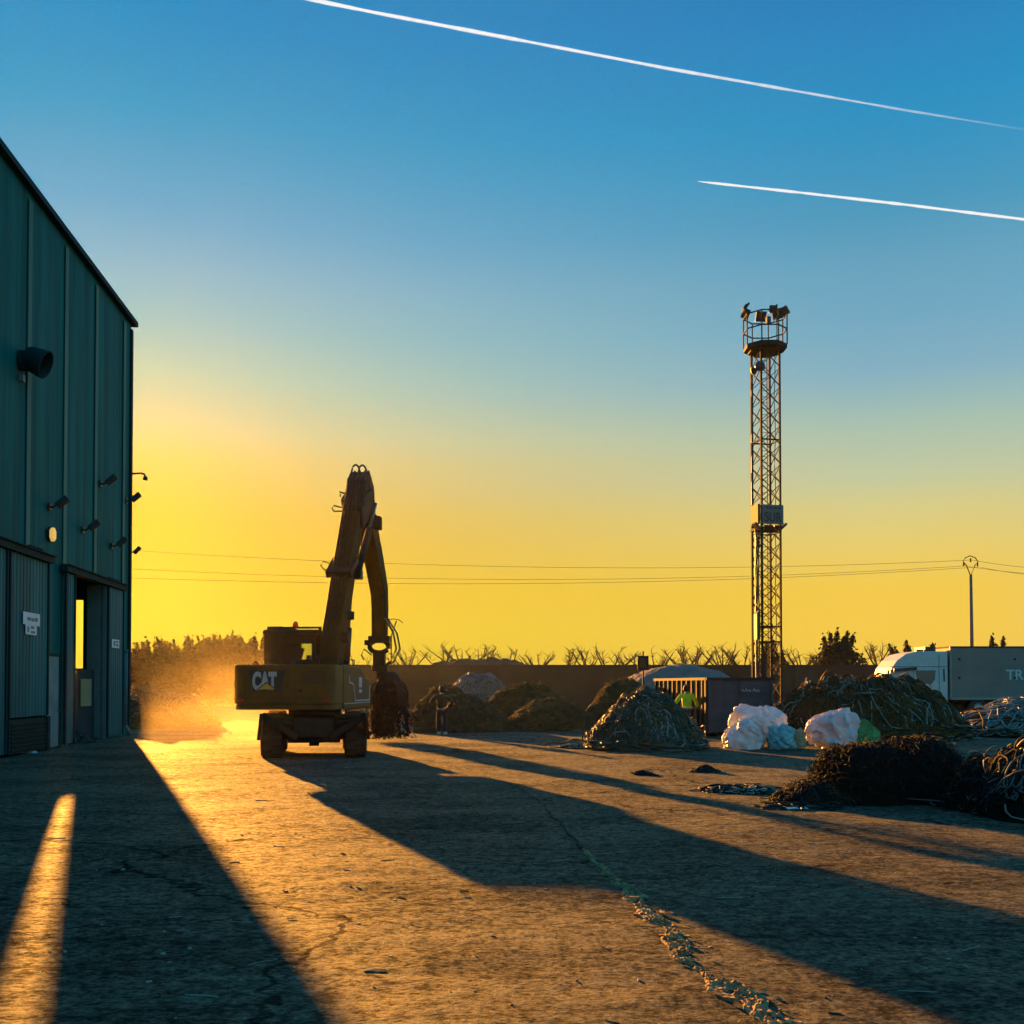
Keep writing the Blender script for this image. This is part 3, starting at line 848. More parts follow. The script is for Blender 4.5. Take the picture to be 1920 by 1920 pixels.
def pile(name, label, cat, px0, px1, top, base_d, depth, mats, n, r, K=22, seg=.16, curl=.25, seed=0, flat=2.0, power=1.0, fringe=0.0, lift=(0, .1), core='tangle_core', rough=.14, rot=0, group=None, sides=5, topscale=.97, centre=None, jitter=.12, bumpy=.04, curl_n=0, curl_r=(.05, .2)):
    a, b = at(px0, 1285, base_d + depth * .5), at(px1, 1285, base_d + depth * .5)
    cx, cy = (a.x + b.x) / 2, base_d + depth * .5
    rx, ry = (b.x - a.x) / 2, depth / 2
    H = at((px0 + px1) / 2, top, cy).z * topscale
    hf = mound_h(cx, cy, rx, ry, H, rot, power, seed, rough, flat)
    o = empty(name, (0, 0, 0)); o.location = (cx, cy, 0)
    tag(o, label, cat, group)
    off = Vector((cx, cy, 0))
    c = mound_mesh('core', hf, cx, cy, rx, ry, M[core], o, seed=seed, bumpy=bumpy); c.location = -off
    for i, (mm, share, rr) in enumerate(mats):
        S_ = strands(int(n * share), K, seg, hf, cx, cy, rx, ry, r * rr, curl, jitter, lift, 1.0, seed * 10 + i, fringe, rot=rot)
        V, Q = tube_arrays(S_, np.full(len(S_), r * rr), sides)
        if curl_n:
            C3 = curls(int(curl_n * share), 14, hf, cx, cy, rx, ry, curl_r, seed * 10 + i)
            V, Q = join_arrays([(V, Q), tube_arrays(C3, np.full(len(C3), r * rr), sides)])
        k = np_mesh('strands', V, Q, M[mm], o); k.location = -off
    return o, hf


# fine green and brown fibre heaps in the middle of the yard
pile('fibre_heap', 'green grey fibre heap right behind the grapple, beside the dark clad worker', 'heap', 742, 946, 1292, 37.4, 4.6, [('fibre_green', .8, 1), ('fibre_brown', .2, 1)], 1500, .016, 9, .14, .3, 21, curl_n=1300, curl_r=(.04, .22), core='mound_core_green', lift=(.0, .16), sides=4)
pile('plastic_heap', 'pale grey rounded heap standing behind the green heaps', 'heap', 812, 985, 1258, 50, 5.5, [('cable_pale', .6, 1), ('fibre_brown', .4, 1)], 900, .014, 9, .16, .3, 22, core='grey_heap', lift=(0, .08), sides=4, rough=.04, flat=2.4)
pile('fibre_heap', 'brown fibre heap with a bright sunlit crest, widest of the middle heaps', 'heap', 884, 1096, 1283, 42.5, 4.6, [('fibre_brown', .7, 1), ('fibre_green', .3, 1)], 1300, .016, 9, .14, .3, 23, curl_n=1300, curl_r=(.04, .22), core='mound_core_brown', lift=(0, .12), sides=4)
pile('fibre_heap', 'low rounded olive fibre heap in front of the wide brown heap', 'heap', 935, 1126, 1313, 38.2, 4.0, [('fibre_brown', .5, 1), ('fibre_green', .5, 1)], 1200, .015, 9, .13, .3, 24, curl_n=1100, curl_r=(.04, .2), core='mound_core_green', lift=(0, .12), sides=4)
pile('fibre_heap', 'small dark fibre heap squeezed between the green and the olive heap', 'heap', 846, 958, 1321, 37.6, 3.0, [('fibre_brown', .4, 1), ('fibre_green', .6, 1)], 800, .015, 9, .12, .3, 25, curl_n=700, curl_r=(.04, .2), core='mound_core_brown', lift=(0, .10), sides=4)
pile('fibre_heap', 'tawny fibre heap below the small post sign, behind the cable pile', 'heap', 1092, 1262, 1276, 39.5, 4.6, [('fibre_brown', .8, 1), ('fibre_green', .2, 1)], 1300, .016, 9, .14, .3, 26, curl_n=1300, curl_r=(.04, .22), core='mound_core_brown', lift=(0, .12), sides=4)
# big grey heap and the soil behind the wall
def heap(name, label, px0, px1, top, d, depth, m, seed, flat=1.6, power=1.0, rough=.05, bumpy=.05):
    a, b = at(px0, 1285, d), at(px1, 1285, d)
    cx = (a.x + b.x) / 2; rx = (b.x - a.x) / 2
    H = at(0, top, d).z
    hf = mound_h(cx, d, rx, depth / 2, H, 0, power, seed, rough, flat)
    o = mound_mesh(name, hf, 0, 0, rx, depth / 2, m, seed=seed) if False else mound_mesh(name, hf, cx, d, rx, depth / 2, m, seed=seed, n=140, bumpy=bumpy)
    tag(o, label, 'heap')


heap('granulate_heap', 'broad pale grey heap of shredded material behind the container', 1082, 1470, 1241, 53, 12, M['grey_heap'], 41, 2.0, .95, .025)
heap('soil_heap', 'brown earth heap rising above the far wall', 740, 1075, 1234, 84, 16, M['soil_heap'], 42, 3.0, .8, .05)

# cable piles
pile('cable_pile', 'tall rounded pile of green brown cable in front of the container', 'cable pile', 1104, 1316, 1290, 26.6, 3.4, [('cable_green', .7, 1), ('cable_pale', .14, .9), ('fibre_brown', .16, 1.1)], 1300, .022, 26, .12, .24, 31, curl_n=520, curl_r=(.08, .28), flat=1.5, power=.95, lift=(.0, .22), fringe=.05, bumpy=.1)
pile('cable_pile', 'long brown cable pile between the container and the lorry', 'cable pile', 1440, 1806, 1290, 31.6, 5.5, [('cable_brown', .80, 1), ('cable_green', .08, .9), ('cable_pale', .12, .8)], 1700, .024, 34, .15, .16, 32, curl_n=620, curl_r=(.08, .42), flat=2.8, power=.7, lift=(.0, .42), fringe=.07, rough=.20, bumpy=.2, topscale=.93)
pile('cable_pile', 'pale loose cable strands spread low at the lorry side', 'cable pile', 1770, 2080, 1316, 33.5, 5.5, [('cable_pale', .75, 1), ('cable_brown', .25, 1)], 700, .024, 22, .2, .06, 33, curl_n=160, curl_r=(.1, .3), flat=1.4, power=.9, lift=(.0, .25), fringe=.03)
pile('cable_pile', 'dusty tangled cable pile against the shed corner behind the dust', 'cable pile', 165, 405, 1295, 40.5, 4.5, [('cable_green', .75, 1), ('cable_black', .25, 1)], 900, .02, 26, .16, .2, 34, curl_n=300, curl_r=(.15, .6), flat=1.5, power=.8, lift=(.0, .25), fringe=.03, core='mound_core_brown')
# dark wire bales in the foreground
pile('wire_bale', 'black matted wire bale, left one of the dark foreground pair', 'wire bale', 1530, 1690, 1388, 14.6, 1.55, [('cable_black', .96, 1), ('fibre_brown', .04, .8)], 900, .0050, 15, .05, .5, 35, curl_n=8500, curl_r=(.03, .17), flat=3.4, power=.55, lift=(.0, .10), fringe=.03, sides=3, jitter=.45, rough=.22, bumpy=.09, topscale=.83)
pile('wire_bale', 'black matted wire bale, right one of the dark foreground pair', 'wire bale', 1644, 1792, 1386, 14.7, 1.5, [('cable_black', .96, 1), ('fibre_brown', .04, .8)], 900, .0050, 15, .05, .5, 36, curl_n=8500, curl_r=(.03, .17), flat=3.4, power=.55, lift=(.0, .10), fringe=.03, sides=3, jitter=.45, rough=.22, bumpy=.09, topscale=.83)
pile('wire_heap', 'thin black skirt of wire trailing left of the dark bales', 'wire heap', 1452, 1600, 1468, 14.5, 1.2, [('cable_black', .8, 1), ('fibre_brown', .2, .9)], 900, .0055, 14, .06, .3, 37, curl_n=2200, curl_r=(.02, .12), flat=1.6, power=.9, lift=(.0, .08), fringe=.03, sides=3, jitter=.3)
pile('wire_heap', 'low black wire heap with copper scraps between the bales and the coil', 'wire heap', 1776, 1900, 1432, 13.6, 1.3, [('cable_black', .84, 1), ('bagpeach', .03, 1.4), ('fibre_brown', .13, .9)], 1100, .0055, 14, .06, .3, 38, curl_n=2600, curl_r=(.03, .16), flat=2, power=.8, lift=(.0, .12), fringe=.04, sides=3, jitter=.3)
pile('cable_coil_heap', 'tall heap of thick black coiled cable at the right edge', 'cable pile', 1838, 2070, 1402, 12.6, 1.7, [('cable_black', .7, 1), ('cable_loop', .2, .9), ('fibre_brown', .1, .8)], 420, .013, 34, .055, .16, 39, curl_n=260, curl_r=(.08, .28), flat=2.2, power=.7, lift=(.0, .2), fringe=.03, sides=6)


def loops():
    parts = []
    for (pa, pb, w) in (((1692, 1492), (1878, 1512), .16), ((1676, 1506), (1860, 1520), .2), ((1735, 1498), (1900, 1530), .18)):
        A, B = gnd(*pa), gnd(*pb); c = (A + B) / 2; d = (B - A) / 2
        side = Vector((-d.y, d.x, 0)).normalized() * w
        pts = []
        for k in range(60):
            t = k / 59 * 2 * PI * 1.06
            p = c + d * math.cos(t + .3) + side * math.sin(t + .3) * (1 + .2 * math.sin(t * 2))
            pts.append((p.x, p.y, gzat(p.x, p.y) + .03 + .05 * (1 + math.sin(t * 1.5 + w * 9)) * .6))
        parts.append(tube_arrays(np.array([pts]), np.array([.009]), 6))
    V, Q = join_arrays(parts)
    tag(np_mesh('cable_loop', V, Q, M['cable_loop']), 'grey green cable loops lying on the ground before the dark bales', 'cable')
    A = at(1893, 1506, 12.4)
    pts = [at(1884, 1508, 12.4), at(1886, 1522, 12.35), at(1897, 1532, 12.3), at(1920, 1537, 12.3), at(1960, 1538, 12.4)]
    P = np.array([tuple(p) for p in pts]); t = np.linspace(0, 4, 30)
    P = np.stack([np.interp(t, range(5), P[:, i]) for i in range(3)], 1); P[:, 2] = np.maximum(P[:, 2], .03)
    V, Q = tube_arrays(P[None], np.array([.011]), 6)
    tag(np_mesh('cable_loop', V, Q, M['cable_loop']), 'single grey cable end curling out from under the black coil heap', 'cable')


loops()


def scrap_spot(name, label, px, py, w, n, ms, seed, hgt=.1, r=.008):
    c = gnd(px, py); rg = np.random.default_rng(seed)
    o = empty(name, (c.x, c.y, 0)); tag(o, label, 'scrap')
    hf = mound_h(0, 0, w / 2, w * .45, hgt, 0, 1, seed, .3, 1.5)
    for i, mm in enumerate(ms):
        S_ = strands(n // len(ms), 10, .05, hf, 0, 0, w / 2, w * .42, r, .3, .25, (0, .04), 1.0, seed + i)
        V, Q = tube_arrays(S_, r * (.6 + rg.random(len(S_))), 4)
        np_mesh('scraps', V, Q, M[mm], o)


scrap_spot('scrap_patch', 'flat patch of pale and dark cable scraps left of the dark bales', 1392, 1484, 1.35, 260, ['litter', 'cable_black', 'cable_green', 'cable_black'], 51, .10, .009)
scrap_spot('scrap_patch', 'dark wire ends spread on the ground before the black bales', 1500, 1516, 1.1, 120, ['cable_black', 'cable_green', 'cable_black'], 58, .05, .007)
scrap_spot('scrap_lump', 'small dark scrap lump on the sunlit yard above the scrap patch', 1322, 1447, .42, 70, ['cable_black'], 52, .10, .011)
scrap_spot('scrap_lump', 'tiny dark scrap lump left of the other one on the sunlit yard', 1207, 1452, .26, 40, ['cable_black'], 53, .07, .010)
scrap_spot('scrap_patch', 'scattered cable ends at the left foot of the green brown cable pile', 1090, 1402, 1.3, 120, ['cable_green', 'litter'], 54, .10, .016)
scrap_spot('scrap_patch', 'dark scrap heaped at the shed wall before the open door', 122, 1392, 1.7, 260, ['soot', 'cable_green'], 55, .45, .016)
scrap_spot('scrap_patch', 'dark scrap lying at the foot of the open sliding door', 160, 1386, 1.0, 120, ['soot'], 56, .2, .016)
o = mound_mesh('powder_heap', mound_h(gnd(38, 1411).x + .1, gnd(38, 1411).y, .42, .3, .19, 0, 1, 57, .25, 1.8), gnd(38, 1411).x + .1, gnd(38, 1411).y, .42, .3, M['powder'], n=40)
tag(o, 'small white powder heap at the foot of the near shed door', 'heap')

# plastic scrap flakes
o = MB(); c = gnd(1495, 1521)
for k in range(5): o.box((c.x - .12 + .06 * k, c.y + random.uniform(-.03, .03), gzat(c.x, c.y) + .02), (.08, .05, .012), RZ(random.random() * 3) @ RX(.3))
o = o.build('plastic_scrap', M['white']); tag(o, 'flat white plastic scrap on the ground in front of the bales', 'scrap')


# ------------------------------------------------------------------ sacks
def sack(name, label, px0, px1, top, base, d, m, seed, group=None, knot=False, depth=.9):
    a, b = at(px0, 1285, d), at(px1, 1285, d)
    cx = (a.x + b.x) / 2; rx = (b.x - a.x) / 2; z1 = at(0, top, d).z; z0 = at(0, base, d).z
    nu, nv = 150, 100
    u = np.linspace(0, 2 * PI, nu, endpoint=False); v = np.linspace(-PI / 2, PI / 2, nv)
    U, Vv = np.meshgrid(u, v)
    X, Y, Z = np.cos(Vv) * np.cos(U), np.cos(Vv) * np.sin(U), np.sin(Vv)
    big = fbm(X * 1.3 + seed, Y * 1.3, Z * 1.3, seed, 2)
    wx = X + .35 * fbm(X * 2, Y * 2, Z * 2, seed + 21, 2); wy = Y + .35 * fbm(X * 2, Y * 2, Z * 2, seed + 22, 2); wz = Z + .35 * fbm(X * 2, Y * 2, Z * 2, seed + 23, 2)
    rid = lambda n: (1 - np.clip(np.abs(n) * 1.6, 0, 1)) ** 2
    fold = rid(fbm(wx * 1.5 + 3, wy * 1.5, wz * .9, seed + 4, 2)); fine = rid(fbm(wx * 4.5, wy * 4.5, wz * 2.6, seed + 9, 2))
    rr = 1 + .22 * big + .20 * (fold - .4) + .03 * (fine - .4)
    pleat = np.sin(U * 9 + 2.6 * fbm(X * 1.5, Y * 1.5, Z * 1.5, seed + 31, 2)) * np.clip((Vv + .35) / 1.2, 0, 1) ** 1.3
    rr = rr + .032 * pleat * np.cos(Vv)
    X, Y, Z = X * rr, Y * rr, Z * rr + .10 * np.exp(-((PI / 2 - Vv) / .28) ** 2)
    zz = np.clip(Z, -.62, None)                      # flattened where it sits
    zz = (zz + .62) / (zz.max() + .62)
    sp = 1 + .10 * (1 - zz) ** 2
    P = np.stack([X * rx / max(1e-6, np.abs(X).max()) * sp, Y * rx * depth * sp, zz * (z1 - z0)], -1)
    idx = np.arange(nu * nv).reshape(nv, nu); nx = np.roll(idx, -1, 1)
    Q = np.stack([idx[:-1], nx[:-1], nx[1:], idx[1:]], -1).reshape(-1, 4)
    o = np_mesh(name, P.reshape(-1, 3), Q, m); o.location = (cx, d, max(z0, 0.0))
    tag(o, label, 'sack', group)
    if knot:
        b = MB(); b.lathe([(.03, 0), (.02, .07), (.07, .14), (.09, .18), (.0, .15)], (-.05, 0, (z1 - z0) * .97), 9); b.build('knot', m, o)
    return o


sack('plastic_sack', 'big blue white plastic sack on top of the left sack heap', 1366, 1484, 1319, 1392, 28.7, M['bagwhite'], 61, 'plastic sacks beside the container', False, .8)
sack('plastic_sack', 'blue white sack bulging at the lower left of the left sack heap', 1356, 1436, 1345, 1404, 28.0, M['bagwhite'], 62, 'plastic sacks beside the container', False, .7)
sack('plastic_sack', 'pale teal sack slumped at the lower right of the left sack heap', 1436, 1496, 1356, 1404, 27.9, M['bagteal'], 63, 'plastic sacks beside the container', False, .8)
sack('plastic_sack', 'greyish white sack left of the green one, behind the dark bales', 1506, 1622, 1327, 1404, 28.2, M['bagmauve'], 64, 'plastic sacks beside the container', False, .75)
sack('plastic_sack', 'green plastic sack slumping behind the dark bales', 1592, 1652, 1352, 1408, 28.0, M['baggreen'], 65, 'plastic sacks beside the container', False, .8)
sack('small_sack', 'small peach coloured sack standing between the two sack heaps', 1488, 1512, 1364, 1402, 27.7, M['bagpeach'], 66, None, False, .8)


# ------------------------------------------------------------------ container
def container():
    A = gnd(1327, 1381); A.z = 0
    o = empty('waste_container', A, R(9))
    tag(o, 'dark blue open topped steel container with ribbed side behind the worker', 'container')
    W, L_, H = 2.36, 6.0, 1.98                     # local x along the end face, y back
    b = MB(); b.b2(0, W, 0, .05, .14, H - .06); b.b2(0, W, L_ - .05, L_, .14, H - .06); b.b2(W - .05, W, .05, L_ - .05, .14, H - .06); b.b2(0, .05, .05, L_ - .05, .14, H - .06)
    b.b2(.05, W - .05, .05, L_ - .05, .14, .2)
    b.build('body', M['container'], o)
    r = MB(); r.b2(-.05, W + .05, -.06, .08, H - .06, H + .04); r.b2(-.06, .08, .08, L_ + .05, H - .06, H + .04); r.b2(W - .08, W + .06, .08, L_ + .05, H - .06, H + .04); r.b2(-.05, W + .05, L_ + .05, L_ + .12, H - .06, H + .04)
    r.build('top_rail', M['containerrib'], o, .01)
    rb = MB()
    for k in range(11): rb.b2(-.075, 0, .35 + k * .54, .45 + k * .54, .16, H - .06)
    rb.b2(-.07, .0, 0, .14, .1, H - .06)
    rb.build('side_rib', M['containerrib'], o)
    rb = MB()
    for x in (.02, 1.15, W - .1): rb.b2(x, x + .09, -.05, 0, .12, H - .06)
    rb.b2(.11, W - .1, -.03, 0, .14, .22)
    rb.build('end_post', M['container'], o)
    sk = MB(); sk.b2(.35, .5, .1, L_ - .1, .0, .14); sk.b2(W - .5, W - .35, .1, L_ - .1, 0, .14); sk.build('skid', M['blacksteel'], o)
    gr = MB()
    for k, (x, s) in enumerate(((1.18, .12), (1.32, .1), (1.46, .07), (1.6, .12), (1.74, .1))):
        gr.tube([(x, -.055, 1.55), (x + s * .5, -.055, 1.6 + .03 * (k % 2)), (x + s, -.055, 1.53)], .012, 5)
    gr.build('scrawl', M['white'], o)


container()


# ------------------------------------------------------------------ people
def skin_obj(name, verts, edges, radii, m, parent, sub=2):
    me = bpy.data.meshes.new(name); me.from_pydata(verts, edges, []); me.update()
    o = link_mesh(name, me, m, parent)
    md = o.modifiers.new('skin', 'SKIN'); md.use_smooth_shade = True; md.branch_smoothing = .3
    sv = me.skin_vertices[0].data
    for i, r in enumerate(radii): sv[i].radius = (r, r) if not hasattr(r, '__len__') else r
    sv[0].use_root = True
    s = o.modifiers.new('sub', 'SUBSURF'); s.levels = sub; s.render_levels = sub
    return o


def person(label, loc, rz, H, jacket, arms, stripes=True, hair='hair'):
    """arms: per side (elbow, hand) offsets in metres for a 1.75 m figure, facing -Y is the viewer's side, +Y away"""
    k = H / 1.75
    o = empty('person', loc, rz); tag(o, label, 'person')
    sc = lambda p: tuple(c * k for c in p)
    V = [(0, 0, .95), (0, 0, 1.18), (0, .02, 1.40), (0, .03, 1.50), (0, .05, 1.60), (0, .06, 1.68)]
    E = [(0, 1), (1, 2), (2, 3), (3, 4), (4, 5)]; Rr = [(.15, .11), (.14, .10), (.15, .10), .055, .095, .085]
    for s, (el, ha) in zip((-1, 1), arms):
        i = len(V); V += [(.19 * s, 0, 1.42), el, ha]; E += [(2, i), (i, i + 1), (i + 1, i + 2)]; Rr += [.055, .042, .032]
        # palm and five fingers
        dv = (Vector(ha) - Vector(el)).normalized()
        j = len(V); pm = Vector(ha) + dv * .07; V.append(tuple(pm)); E.append((i + 2, j)); Rr.append((.036, .02))
        for f in range(5):
            off = Vector((0, (f - 2) * .018, 0)) if f < 4 else Vector((.035 * -s, -.02, 0))
            L_ = (.085, .095, .10, .08, .05)[f]
            V.append(tuple(pm + off + dv * L_)); E.append((j, len(V) - 1)); Rr.append(.009)
    for s in (-1, 1):
        i = len(V); V += [(.095 * s, 0, .88), (.11 * s, -.01 * s, .50), (.12 * s, .02, .09), (.13 * s, .16, .035)]
        E += [(0, i), (i, i + 1), (i + 1, i + 2), (i + 2, i + 3)]; Rr += [.085, .06, .042, .04]
    skin_obj('body', [sc(p) for p in V], E, [tuple(a * k for a in r) if hasattr(r, '__len__') else r * k for r in Rr], M['skin'], o)
    # jacket
    V = [(0, 0, .90), (0, 0, 1.18), (0, .02, 1.40), (0, .03, 1.475)]; E = [(0, 1), (1, 2), (2, 3)]; Rr = [(.20, .15), (.19, .145), (.19, .14), .08]
    for s, (el, ha) in zip((-1, 1), arms):
        i = len(V); mid = Vector(el).lerp(Vector(ha), .86)
        V += [(.20 * s, 0, 1.42), el, tuple(mid)]; E += [(2, i), (i, i + 1), (i + 1, i + 2)]; Rr += [.085, .07, .055]
    skin_obj('jacket', [sc(p) for p in V], E, [tuple(a * k for a in r) if hasattr(r, '__len__') else r * k for r in Rr], M[jacket], o)
    # trousers
    V = [(0, 0, .94)]; E = []; Rr = [(.165, .125)]
    for s in (-1, 1):
        i = len(V); V += [(.10 * s, 0, .85), (.115 * s, -.01, .50), (.125 * s, .0, .10)]; E += [(0, i), (i, i + 1), (i + 1, i + 2)]; Rr += [.105, .085, .072]
    skin_obj('trousers', [sc(p) for p in V], E, [tuple(a * k for a in r) if hasattr(r, '__len__') else r * k for r in Rr], M['trousers'], o)
    for s in (-1, 1):
        b = MB(); b.box((.125 * s * k, .06 * k, .05 * k), (.10 * k, .29 * k, .1 * k)); b.build('shoe', M['shoe'], o, .03 * k, 3)
    # hair: a cap over the back and top of the head
    b = MB(); b.lathe([(.02, .155), (.07, .135), (.105, .07), (.11, 0), (.098, -.07), (.06, -.11)], (0, .045 * k, 1.635 * k), 16); hh = b.build('hair', M[hair], o)
    # face details on the far side
    f = MB(); f.box((0, .15 * k, 1.625 * k), (.03 * k, .06 * k, .05 * k), RX(.3)); f.build('nose', M['skin'], o, .008)
    for s in (-1, 1): f = MB(); f.box((.10 * s * k, .06 * k, 1.63 * k), (.03 * k, .05 * k, .07 * k)); f.build('ear', M['skin'], o, .008)
    if stripes:
        t = MB()
        t.lathe([(.213, -.02), (.216, 0), (.213, .02)], (0, 0, 0), 24); t.v = [(x * k, y * .74 * k, z * k + .985 * k) for x, y, z in t.v]
        t.build('reflective_band', M['reflect'], o)
        for s in (-1, 1):
            q = MB(); q.lathe([(.094, -.02), (.096, 0), (.094, .02)], (.114 * s * k, -.005 * k, .60 * k), 16); q.build('trouser_band', M['reflect'], o)
    return o


p = gnd(1288, 1379)
person('worker in a bright yellow green hi vis jacket standing at the container, seen from behind', (p.x, p.y, 0), R(6), 1.74, 'hivis',
       (((-.38, .02, 1.16), (-.46, .12, .93)), ((.36, .0, 1.16), (.44, .10, .95))))
p = gnd(829, 1377)
person('worker in dark olive clothes with hands on hips in front of the green heap', (p.x, p.y - .3, 0), R(-12), 1.70, 'olive',
       (((-.42, -.02, 1.18), (-.20, .10, 1.02)), ((.42, -.02, 1.18), (.20, .10, 1.02))), False)


# ------------------------------------------------------------------ sign post
o = empty('post_sign', at(1206, 1285, 44)); o.location.z = 0; tag(o, 'dark square sign on a thin post above the tawny heap', 'sign')
b = MB(); b.tube([(0, 0, 0), (0, 0, at(0, 1221, 44).z)], .035, 8); b.build('post', M['blacksteel'], o)
b = MB(); b.box((-.01, -.05, at(0, 1243, 44).z), (.48, .03, .62)); sb = b.build('board', M['blacksteel'], o)
b = MB(); b.box((-.01, -.07, at(0, 1243, 44).z), (.30, .01, .46)); b.build('faded_panel', M['soil_heap'], sb)


# ------------------------------------------------------------------ lighting tower
def tower():
    base = at(1438, 1285, 55); base.z = 0
    o = empty('lighting_tower', base, R(14))
    tag(o, 'tall steel lattice lighting tower with a railed round platform on top', 'lighting tower')
    h = .55; ZT = at(0, 657, 55).z
    b = MB()
    for sx in (-1, 1):
        for sy in (-1, 1): b.bar((sx * h, sy * h, 0), (sx * h, sy * h, ZT), .10)
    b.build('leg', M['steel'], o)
    br = MB(); n = 19; dz = ZT / n
    fc = [((-h, -h), (h, -h)), ((h, -h), (h, h)), ((h, h), (-h, h)), ((-h, h), (-h, -h))]
    for k in range(n):
        for (a, c) in fc:
            z0, z1 = k * dz + .06, (k + 1) * dz - .06
            br.bar((a[0], a[1], z0), (c[0], c[1], z1), .038); br.bar((c[0], c[1], z0), (a[0], a[1], z1), .038)
    for zz in (0.12, ZT * .245, ZT * .5, ZT * .75, ZT - .1, at(0, 1204, 55).z):
        for (a, c) in fc: br.bar((a[0], a[1], zz), (c[0], c[1], zz), .07)
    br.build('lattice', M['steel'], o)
    ld = MB()
    for x in (-.15, .20): ld.bar((x, .2, .3), (x, .2, ZT), .035)
    for k in range(int(ZT / .33)): ld.bar((-.15, .2, .4 + k * .33), (.20, .2, .4 + k * .33), .022)
    ld.build('ladder', M['steel'], o)
    # platform and cage
    rad = 1.17; ZC = at(0, 594, 55).z
    ang = [R(22.5 + 45 * k - 14) for k in range(8)]
    P8 = [(rad * math.cos(a), rad * math.sin(a)) for a in ang]
    pl = MB(); pl.prism(P8, ZT, ZT + .22, 'z'); pl.prism([(x * .8, y * .8) for x, y in P8], ZT - .14, ZT, 'z')
    pl.build('platform', M['steel'], o)
    cg = MB()
    for (x, y) in P8: cg.bar((x, y, ZT + .2), (x, y, ZC), .055)
    for zz in (ZC, (ZT + ZC) / 2 + .12):
        for k in range(8): cg.bar((*P8[k], zz), (*P8[(k + 1) % 8], zz), .055)
    cg.build('railing', M['steel'], o)
    an = MB(); an.tube([(.85, .25, ZT + .2), (.85, .25, at(0, 566, 55).z)], .025, 6); an.lathe([(.0, 0), (.05, .05), (.0, .14)], (.85, .25, at(0, 568, 55).z), 8); an.build('antenna', M['steel'], o)
    # floodlights round the rail
    def flood(p, yaw, tilt, sz=.58):
        f = MB(); rot = RZ(yaw) @ RX(tilt)
        f.box((p[0], p[1], p[2] + .30), (sz, .12, sz * .95), rot)
        f.box(Vector((p[0], p[1], p[2] + .30)) + rot @ Vector((0, .09, 0)), (sz * .7, .08, sz * .6), rot)
        fo = f.build('floodlight', M['lamp'], o, .015)
        y = MB(); y.bar((p[0], p[1], p[2] - .02), (p[0], p[1], p[2] + .2), .04); y.build('yoke', M['steel'], fo)
    flood((-.72, .85, ZC + .1), R(30), R(25)); flood((.28, 1.0, ZC + .1), R(-6), R(25)); flood((.95, .35, ZC + .08), R(-50), R(30))
    flood((-1.16, .0, ZC + .08), R(80), R(32), .50); flood((1.1, -.2, ZC + .06), R(-85), R(35), .5); flood((-.10, -1.1, ZC - .28), R(170), R(-25), .42)
    # equipment box and hook on the platform
    q = MB(); q.box((-.35, -1.0, ZT + 1.28), (.22, .2, .36)); q.tube([(.12, -1.0, ZT + 1.45), (.1, -1.0, ZT + 1.25), (.0, -1.0, ZT + 1.16), (-.04, -1.0, ZT + 1.28), (.04, -1.0, ZT + 1.36)], .025, 6); q.build('control_box', M['lamp'], o)
    # horn speaker
    zz = at(0, 698, 55).z
    hn = MB(); hn.lathe([(.0, -.05), (.25, -.02), (.30, .1), (.22, .26), (.06, .3)], (-.68, -.6, zz + .05), 14, RX(R(80))); hn.build('dish', M['lamp'], o)
    hn = MB(); hn.lathe([(.05, 0), (.08, .12), (.24, .36), (.22, .36)], (-.72, -.62, zz - .05), 14, RY(R(-115))); hn.build('horn', M['lamp'], o)
    # mid platform lights
    zm = at(0, 992, 55).z
    mp = MB(); mp.b2(-.62, .62, -.62, -.5, zm - .1, zm + .04); mp.b2(-.62, .62, .5, .62, zm - .1, zm + .04)
    for s in (-1, 1): mp.b2(s * .62 - .06, s * .62 + .06, -.5, .5, zm - .1, zm + .04)
    mp.build('bracket', M['steel'], o)
    def f2(p, rot, d=(.42, .12, .42)):
        f = MB(); f.box(p, d, rot); f.build('floodlight', M['lamp'], o, .012)
    f2((-.78, -.35, zm + .08), RZ(R(90)) @ RX(R(-40))); f2((.80, -.35, zm + .12), RZ(R(90)) @ RX(R(48)))
    f2((-.25, -.72, zm - .05), RX(R(35)), (.5, .12, .3)); f2((.24, -.70, zm + .0), RX(R(35)), (.3, .1, .22))
    # cable run down the left rear leg
    cb = MB()
    for j in range(3):
        pts = [(-h - .07 - .04 * j, -.3 + .1 * j, z) for z in np.linspace(.5, zm, 22)]
        pts = [(x + random.uniform(-.02, .03), y, z) for x, y, z in pts]
        cb.tube(pts, .035, 6)
    for j in range(2):
        pts = [(-h - .02 + .06 * j, h - .05, z) for z in np.linspace(zm, ZT - .3, 24)]
        cb.tube([(x + random.uniform(-.015, .015), y, z) for x, y, z in pts], .03, 6)
    pts = [(h + .02 + .12 * abs(math.sin(z * .9)) * .6, .1, z) for z in np.linspace(1, ZT - .2, 60)]
    cb.tube(pts, .022, 5)
    cb.build('cable_run', M['black'], o)
    bx = MB(); z0, z1 = at(0, 1200, 55).z, at(0, 1142, 55).z
    bx.b2(-h - .26, -h - .06, -.45, -.1, z0, z1 - .3); bx.prism([(-h - .26, z1 - .3), (-h - .06, z1 - .3), (-h - .06, z1)], -.45, -.1, 'y'); bx.build('cable_box', M['lamp'], o, .01)
    zz = at(0, 1019, 55).z
    kn = MB()
    for j in range(3): kn.lathe([(.0, -.1), (.12, -.08), (.12, .08), (0, .1)], (-h - .16, -.4, zz - .2 + .2 * j), 10)
    kn.build('insulator', M['lamp'], o)
    st = MB()                                   # pale guide rails at the foot
    zz = at(0, 1226, 55).z
